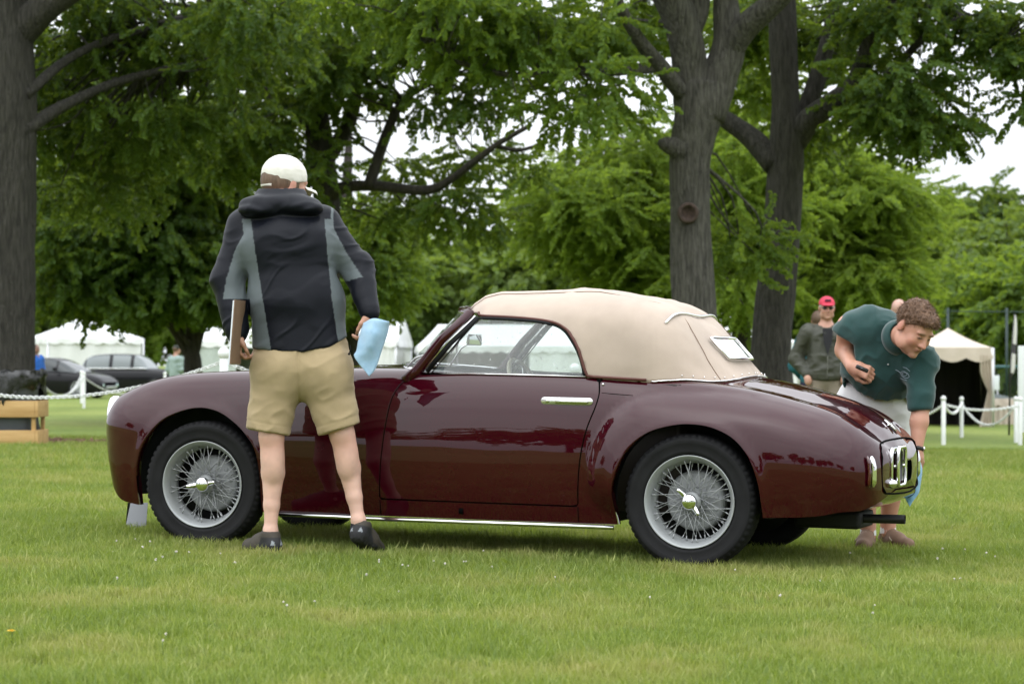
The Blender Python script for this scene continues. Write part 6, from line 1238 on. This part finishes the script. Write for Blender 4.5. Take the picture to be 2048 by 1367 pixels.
for x in (-1.55, .2, 1.95, 3.55): mb = MB(); mb.tube([(x, 0, -.1), (x, 0, tz + 1.75)], .04, 8); mb.build('fence_post', FG, fe)
mb = MB()
for k in np.arange(x0 - tz, x1, .14):
    for s in (1, -1):
        pts = [(k, .15), (k + tz - .15, tz)] if s > 0 else [(k + tz - .15, .15), (k, tz)]
        pts = [(x, z) for x, z in pts]
        def cl(p, q):
            (xa, za), (xb, zb_) = p, q; o = []
            for x, z in (p, q):
                xc = min(max(x, x0), x1); o.append((xc, 0, za + (zb_ - za) * (xc - xa) / (xb - xa)))
            return o
        mb.tube(cl(*pts), .005, 3, cap=False)
mb.build('wire_mesh', FG, fe)['kind'] = 'stuff'
mb = MB(); mb.tube([(x0, 0, tz + 1.65), (x1, 0, tz + 1.60)], .02, 6); mb.build('upper_cable', FG, fe)
def board(label, px, py, Y, w_, h_, m_, name='notice_board', legs=True):
    c = at(px, py, Y); b = empty(name, (c.x, Y, float(ground_z(c.x, Y)))); tag(b, label, 'sign'); z = c.z - b.location.z
    mb = MB(); mb.box((-w_ / 2, -.015, z - h_ / 2), (w_ / 2, .015, z + h_ / 2), bev=.01); mb.build('panel', m_, b)
    if legs:
        for s in (-1, 1): mb = MB(); mb.box((s * w_ * .42 - .015, .0, -.05), (s * w_ * .42 + .015, .03, z)); mb.build('leg', POLE, b)
    return b
SIGNW = mat('sign_white', (.66, .70, .73), .5, var=.03)
board('blank pale rectangular sign on the chain-link fence', 1979, 765, 71.8, .58, .44, SIGNW); board('narrow white sign beside the cream canopy\'s right edge', 1941, 746, 71.8, .10, .44, SIGNW)
wb = board('tall white display panel cut off by the right edge', 2062, 778, 48, .52, 1.72, mat('display_white', (.74, .76, .77), .5), 'display_panel')
fl = empty('feather_flag', gpt(2018, 52)); tag(fl, 'tall narrow feather flag standing by the fence at right', 'flag'); zt_ = at(0, 628, 52).z - fl.location.z
mb = MB(); mb.tube([(0, 0, 0), (.03, 0, zt_ * .6), (.12, 0, zt_)], [.022, .016, .010], 8); mb.build('pole', mat('black_pole', (.02, .02, .02), .5), fl)
v = []; f = []
for i, t in enumerate(np.linspace(.48, 1.0, 14)):
    x = .03 * t / .6 if t < .6 else .03 + .09 * ((t - .6) / .4) ** 1.3; wd = .11 * math.sin(min(1, (t - .46) / .12) * 1.57) * math.sqrt(max(.02, 1 - ((t - .6) / .41) ** 3 if t > .6 else 1)); v += [(x, -.01, zt_ * t), (x + wd, .02, zt_ * t - .03)]
for i in range(13): f.append((2 * i, 2 * i + 1, 2 * i + 3, 2 * i + 2))
o = mesh_obj('sail', v, f, None, fl, mats=[mat('flag_white', (.62, .60, .58), .7), mat('flag_dark', (.05, .045, .05), .7)], fmat=[1 if i in (0, 5, 6) else 0 for i in range(13)]); md = o.modifiers.new('t', 'SOLIDIFY'); md.thickness = .004
# ------------------------------------------------------------------ posts and chains
def post(label, p, h_, r_, ball=0, group='white chain posts'):
    o = empty('chain_post', p); tag(o, label, 'post', group); mb = MB(); mb.lathe([(r_, -.1), (r_, h_ - r_ * .3), (r_ * .8, h_), (.001, h_ + r_ * .1)], 20); mb.build('shaft', WHITE, o)
    mb = MB(); R_ = ball or r_ * 1.25; mb.ball((0, 0, h_ + R_ * .75), R_, 12); mb.build('ball_cap', WHITE, o)
    return o
def chain(label, a, b, sag, link=.055, wire=.0055, n=None, m_=None, name='plastic_chain'):
    o = empty(name, a.lerp(b, .5)); tag(o, label, 'chain', 'white plastic chains'); c = Vector(o.location); L_ = (b - a).length * (1 + (sag / (b - a).length) ** 2 * 2.6); N = n or int(L_ / (link * .74)); mb = MB()
    for k in range(N):
        t = (k + .5) / N; p = a.lerp(b, t) - Vector((0, 0, sag * 4 * t * (1 - t))); d = (b - a) - Vector((0, 0, sag * 4 * (1 - 2 * t))); d.normalize()
        u = d.cross(Vector((0, 0, 1))).normalized(); q = u.cross(d); s = (u * .8 + q * .6) if k % 2 else (q * .8 - u * .6)
        P = [p - c + d * (link * .5 * math.cos(t_) if abs(math.cos(t_)) > .3 else link * .5 * math.cos(t_)) + s * (link * .30 * math.sin(t_)) for t_ in np.linspace(0, 2 * math.pi, 10, endpoint=False)]
        mb.tube(P, wire, 5, closed=True)
    mb.build('links', m_ or WHITE, o)['kind'] = 'stuff'; return o
pA = gpt(448, 22.0); post('thick white post with ball top just behind the car\'s bonnet', pA, at(0, 716, 22).z - pA.z, .041, .057)
a_ = at(448, 722, 22); off = gpt(-190, 24.5); post('white chain post beyond the left edge of the lawn', off, .88, .041, .057); hid = gpt(1150, 23.5); post('white ball-topped post hidden behind the car body', hid, .9, .041, .057)
chain('white plastic chain sagging across the big trunk towards the car\'s nose', off + Vector((0, 0, .80)), a_, .28); chain('white plastic chain running right from the ball-topped post', a_, hid + Vector((0, 0, .80)), .32)
pl = [('white post just right of the rubbish bin', 80, 59, .86), ('slim white post in front of the black coupe\'s wheel', 168, 67, .92), ('slim white post half hidden behind the one by the coupe', 163, 74, .92), ('white post nearest the bending man\'s elbow', 1887, 43.5, .80), ('white post in front of the cream canopy', 1923, 50, .76), ('white post at the right edge in front of the display panel', 2040, 44.5, .80), ('second white post close to the right edge', 2032, 46.5, .80), ('white post hidden behind the bending man', 1770, 46, .80)]
PP = {}
for lab, px, Y, h_ in pl: p = gpt(px, Y); post(lab, p, h_, .040); PP[px] = p + Vector((0, 0, h_ * .92))
GREYW = mat('weathered_white_plastic', (.50, .51, .50), .6)
for lab, a, b, sg in (('pale chain hanging between the bin and the coupe', 80, 168, .42), ('pale chain looping in front of the black coupe', 163, 80, .50), ('white chain dipping right from the bending man\'s elbow post', 1887, 2040, .10), ('white chain running left behind the bending man', 1770, 1887, .25), ('white chain swagging low from the canopy post', 1923, 2032, .42), ('white chain joining the two posts by the canopy', 1887, 1923, .18)):
    chain(lab, PP[a], PP[b], sg, link=.07, wire=.009, m_=GREYW if a in (80, 163) else WHITE)
e_ = gpt(330, 70) + Vector((0, 0, .8)); post('slim white post behind the car\'s front wing', gpt(330, 70), .92, .04); chain('pale chain crossing the coupe\'s front wheel', PP[168], e_, .45, link=.07, wire=.009, m_=GREYW)
# ------------------------------------------------------------------ rubbish bin in its wooden surround
wood = mat('yellow_pine', (.42, .25, .085), .7, col2=(.55, .36, .15), vscale=3.5, stretch=(.5, 3, 5), bump=.15, bscale=25, bdist=.004)
bx = gpt(8, 27.6); bn = empty('rubbish_bin', bx + Vector((0, .30, 0))); tag(bn, 'grey rubbish bin with black liner in front of the big trunk', 'bin')
H = at(0, 745, 27.8).z - bx.z
mb = MB()
v = []; 
for z, r_ in ((.02, .27), (.05, .28), (H * .62, .325), (H * .80, .34), (H * .82, .355), (H * .96, .365)):
    for k in range(28):
        a = 2 * math.pi * k / 28; sq = 1 / max(abs(math.cos(a)), abs(math.sin(a))) ** .75; v.append((r_ * math.cos(a) * sq * .95, r_ * math.sin(a) * sq * .8, z))
mb.add(v, [(i * 28 + k, i * 28 + (k + 1) % 28, (i + 1) * 28 + (k + 1) % 28, (i + 1) * 28 + k) for i in range(5) for k in range(28)] + [tuple(range(28))]); mb.build('tub', mat('slate_grey_plastic', (.065, .075, .085), .5, var=.05), bn)
v = []; rb = random.Random(3)
for q, (z, r_) in enumerate(((H * .93, .345), (H * 1.03, .38), (H * 1.00, .40), (H * .90, .405), (H * .80, .395), (H * .70, .375))):
    for k in range(72):
        a = 2 * math.pi * k / 72; sq = 1 / max(abs(math.cos(a)), abs(math.sin(a))) ** .75; w_ = rb.uniform(-.012, .020) + .018 * math.sin(k * 1.9 + q) + .016 * math.sin(k * .7 + 2 * q); dz = (.16 * math.sin(a * 2 + 2.2) + .09 * math.sin(a * 5 + 1)) * max(0, q - 1) / 4 + rb.uniform(-.012, .012)
        v.append(((r_ + w_) * math.cos(a) * sq * .95, (r_ + w_) * math.sin(a) * sq * .8, z + dz))
mb = MB(); mb.add(v, [(i * 72 + k, i * 72 + (k + 1) % 72, (i + 1) * 72 + (k + 1) % 72, (i + 1) * 72 + k) for i in range(5) for k in range(72)]); mb.build('bin_liner', mat('black_polythene', (.008, .008, .008), .16, spec=.7, bump=.5, bscale=40, bdist=.02), bn)
wr = empty('wooden_bin_surround', bx); tag(wr, 'yellow pine plank surround standing round the rubbish bin', 'planter box')
xr = (75 - 1024) / FPX * 27.6 - bx.x; xl = -xr - .05
for z0, z1 in ((at(0, 834, 27.6).z - bx.z, at(0, 801, 27.6).z - bx.z), (-.02, at(0, 860, 27.6).z - bx.z)):
    mb = MB(); mb.box((xl, -.02, z0), (xr - .03, .018, z1), bev=.004); mb.build('plank', wood, wr); mb = MB(); mb.box((xr - .028, -.02, z0), (xr + .008, .62, z1), bev=.004); mb.build('plank', wood, wr); mb = MB(); mb.box((xl - .038, -.02, z0), (xl - .002, .62, z1), bev=.004); mb.build('plank', wood, wr)
for x, y in ((xr - .075, .022), (xl + .01, .022), (xr - .075, .56), (xl + .01, .56)): mb = MB(); mb.box((x, y, -.02), (x + .044, y + .05, at(0, 802, 27.6).z - bx.z), bev=.003); mb.build('corner_post', wood, wr)
# ------------------------------------------------------------------ parked black cars in the distance
def parked_car(label, c, yaw, L_, body, roof, wheels, paint, r_w=.33, chrome=False, wd=.86, glass_m=None):
    t = empty('parked_car', c, (0, 0, yaw)); tag(t, label, 'car', 'black cars parked by the tents'); bt = np.array(body); 
    xs = np.linspace(bt[0, 0], bt[-1, 0], 60); zt = pchip(bt[:, 0], bt[:, 1], xs); n = 14; v = []; f = []
    for i, (x, z) in enumerate(zip(xs, zt)):
        e = 1 - .16 * abs((x - (xs[0] + xs[-1]) / 2) / (L_ / 2)) ** 4; zb_ = .20 + (.08 if i in (0, 59) else 0)
        for k, (fy, fz_) in enumerate(((0, 1.0), (.55, 1.0), (.82, .975), (.94, .90), (1.0, .72), (1.0, .5), (.98, .25), (.92, 0))): v.append((x, -wd * e * fy, zb_ + (z - zb_) * fz_))
    def quads(n_): return [(i * n_ + k, (i + 1) * n_ + k, (i + 1) * n_ + k + 1, i * n_ + k + 1) for i in range(59) for k in range(n_ - 1)]
    vv = v + [(x, -y, z) for x, y, z in v]; f = quads(8) + [tuple(q + len(v) for q in p[::-1]) for p in quads(8)]
    mesh_obj('body', vv, f, paint, t)
    rt = np.array(roof); base = float(np.interp(rt[:, 0].mean(), bt[:, 0], bt[:, 1])) ; xs = np.linspace(rt[0, 0], rt[-1, 0], 40); zr = pchip(rt[:, 0], rt[:, 1], xs); v = []
    for x, z in zip(xs, zr):
        zb_ = float(np.interp(x, bt[:, 0], bt[:, 1])) - .02
        for fy, fz_ in ((0, 1.0), (.60, .985), (.70, .92), (.84, .35), (.90, 0)): v.append((x, -wd * fy, zb_ + max(0, z - zb_) * fz_))
    vv = v + [(x, -y, z) for x, y, z in v]; q5 = [(i * 5 + k, (i + 1) * 5 + k, (i + 1) * 5 + k + 1, i * 5 + k + 1) for i in range(39) for k in range(4)]; fa = q5 + [tuple(a + len(v) for a in p[::-1]) for p in q5]
    slope = np.abs(np.gradient(zr, xs)); fm = []
    for p in fa:
        i = (p[0] % len(v)) // 5; k = min(p) % len(v) % 5; top = k < 2; pillar = min(abs(xs[i] - px_) for px_ in wheels[2]) < .05
        fm.append(0 if (top and slope[i] < .30) or pillar else 1)
    mesh_obj('cabin', vv, fa, None, t, mats=[paint, glass_m or mat('car_glass', (.03, .037, .04), .08, spec=.5)], fmat=fm)
    for wx in wheels[:2]:
        for s in (1, -1):
            mb = MB(); MXw = Matrix.Translation((wx, s * (wd - .10), r_w)) @ Matrix.Rotation(R(-90 * s), 4, 'X'); mb.lathe([(.001, .02), (r_w * .66, .03), (r_w * .70, .07), (r_w * .72, .10), (r_w * .92, .11), (r_w, .08), (r_w, -.10), (.001, -.10)], 32, 0, MXw); w_ = mb.build('wheel', RUBBER, t)
            mb = MB()
            for k in range(10): a = k * .6283; mb.box((.05, -.022, .05), (r_w * .70, .022, .085), 0, MXw @ Matrix.Rotation(a, 4, 'Z'))
            mb.lathe([(r_w * .64, .06), (r_w * .72, .115), (r_w * .68, .115), (r_w * .62, .07)], 28, 0, MXw); mb.lathe([(.001, .10), (.06, .09), (.07, .06)], 14, 0, MXw); mb.build('alloy_rim', SILVER, w_)
    for s in (1, -1): mb = MB(); mb.ball((bt[-1, 0] - .06, s * wd * .70, bt[-1, 1] - .10), .10, 8, sc=(.5, 1.1, .8)); mb.build('headlight', mat('clear_lamp', (.5, .63, .65), .1, .3), t)
    mb = MB(); mb.box((bt[-1, 0] - .05, -.42, .32), (bt[-1, 0] + .02, .42, bt[-1, 1] - .12), bev=.02); mb.build('grille', CHROME if chrome else SILVER, t)
    if chrome:
        for z in (.42,): mb = MB(); mb.tube([(bt[-1, 0] - .25, -wd, z), (bt[-1, 0] + .05, -wd * .8, z), (bt[-1, 0] + .08, 0, z), (bt[-1, 0] + .05, wd * .8, z), (bt[-1, 0] - .25, wd, z)], .05, 8); mb.build('bumper', CHROME, t)
        mb = MB(); mb.tube([(x, -wd * .905, float(np.interp(x, bt[:, 0], bt[:, 1])) + .0) for x in np.linspace(-1.7, 1.1, 14)], .018, 6); mb.build('window_trim', CHROME, t)
    mb = MB(); mb.box((-L_ * .46, -wd * .85, .14), (L_ * .46, wd * .85, .34)); mb.build('underbody', BLACK, t)
    return t
BLKP = mat('black_car_paint', (.007, .007, .009), .5, coat=.35, spec=.1)
cA = gpt(100, 84); parked_car('black modern coupe with multi-spoke wheel behind the chain at left', cA, R(-14), 4.6, [(-2.3, .72), (-2.1, .92), (-1.2, .98), (0, .96), (1.0, .92), (1.6, .86), (2.1, .72), (2.3, .55)], [(-1.75, .96), (-1.2, 1.18), (-.5, 1.36), (.1, 1.40), (.5, 1.33), (1.35, .92)], (-1.35, 1.42, (-1.5, -.55, .55)), BLKP, .345)
mb = MB(); mb.ball((.62, -.98, 1.02), .11, 8, sc=(.7, 1, .7)); mb.build('wing_mirror', BLKP, [o for o in bpy.data.objects if o.name == 'parked_car'][0])
cB = gpt(250, 91); parked_car('black vintage saloon with upright windows parked beyond the coupe', cB, R(-10), 4.7, [(-2.35, .70), (-2.2, .93), (-1.2, 1.02), (0, 1.02), (.9, 1.02), (1.6, .98), (2.2, .90), (2.35, .70)], [(-1.55, 1.02), (-1.30, 1.40), (-1.0, 1.52), (-.3, 1.57), (.4, 1.55), (.72, 1.45), (1.15, 1.02)], (-1.40, 1.45, (-1.35, -.35, .48)), BLKP, .34, True, glass_m=mat('pale_car_glass', (.16, .18, .185), .08, spec=.5))
# folded grey stand on the grass ahead of the front wheel
st = empty('sign_stand', gpt(268, 12.6)); tag(st, 'folded grey metal stand on the grass ahead of the front wheel', 'stand')
gm = mat('grey_sheet_metal', (.20, .21, .22), .5, .3); mb = MB(); v = [(-.035, -.10, .0), (.075, -.10, .0), (.075, -.02, .15), (-.015, -.02, .15)]; mb.add(v + [(x, y + .006, z) for x, y, z in v], [(0, 1, 2, 3), (7, 6, 5, 4), (0, 4, 5, 1), (1, 5, 6, 2), (2, 6, 7, 3), (3, 7, 4, 0)]); mb.build('front_plate', gm, st, smooth=False)
mb = MB(); v = [(-.055, .06, .0), (.06, .06, .0), (.06, -.012, .15), (-.03, -.012, .15)]; mb.add(v + [(x, y - .006, z) for x, y, z in v], [(0, 1, 2, 3), (7, 6, 5, 4), (0, 4, 5, 1), (1, 5, 6, 2), (2, 6, 7, 3), (3, 7, 4, 0)]); mb.build('rear_plate', BLACK, st, smooth=False)
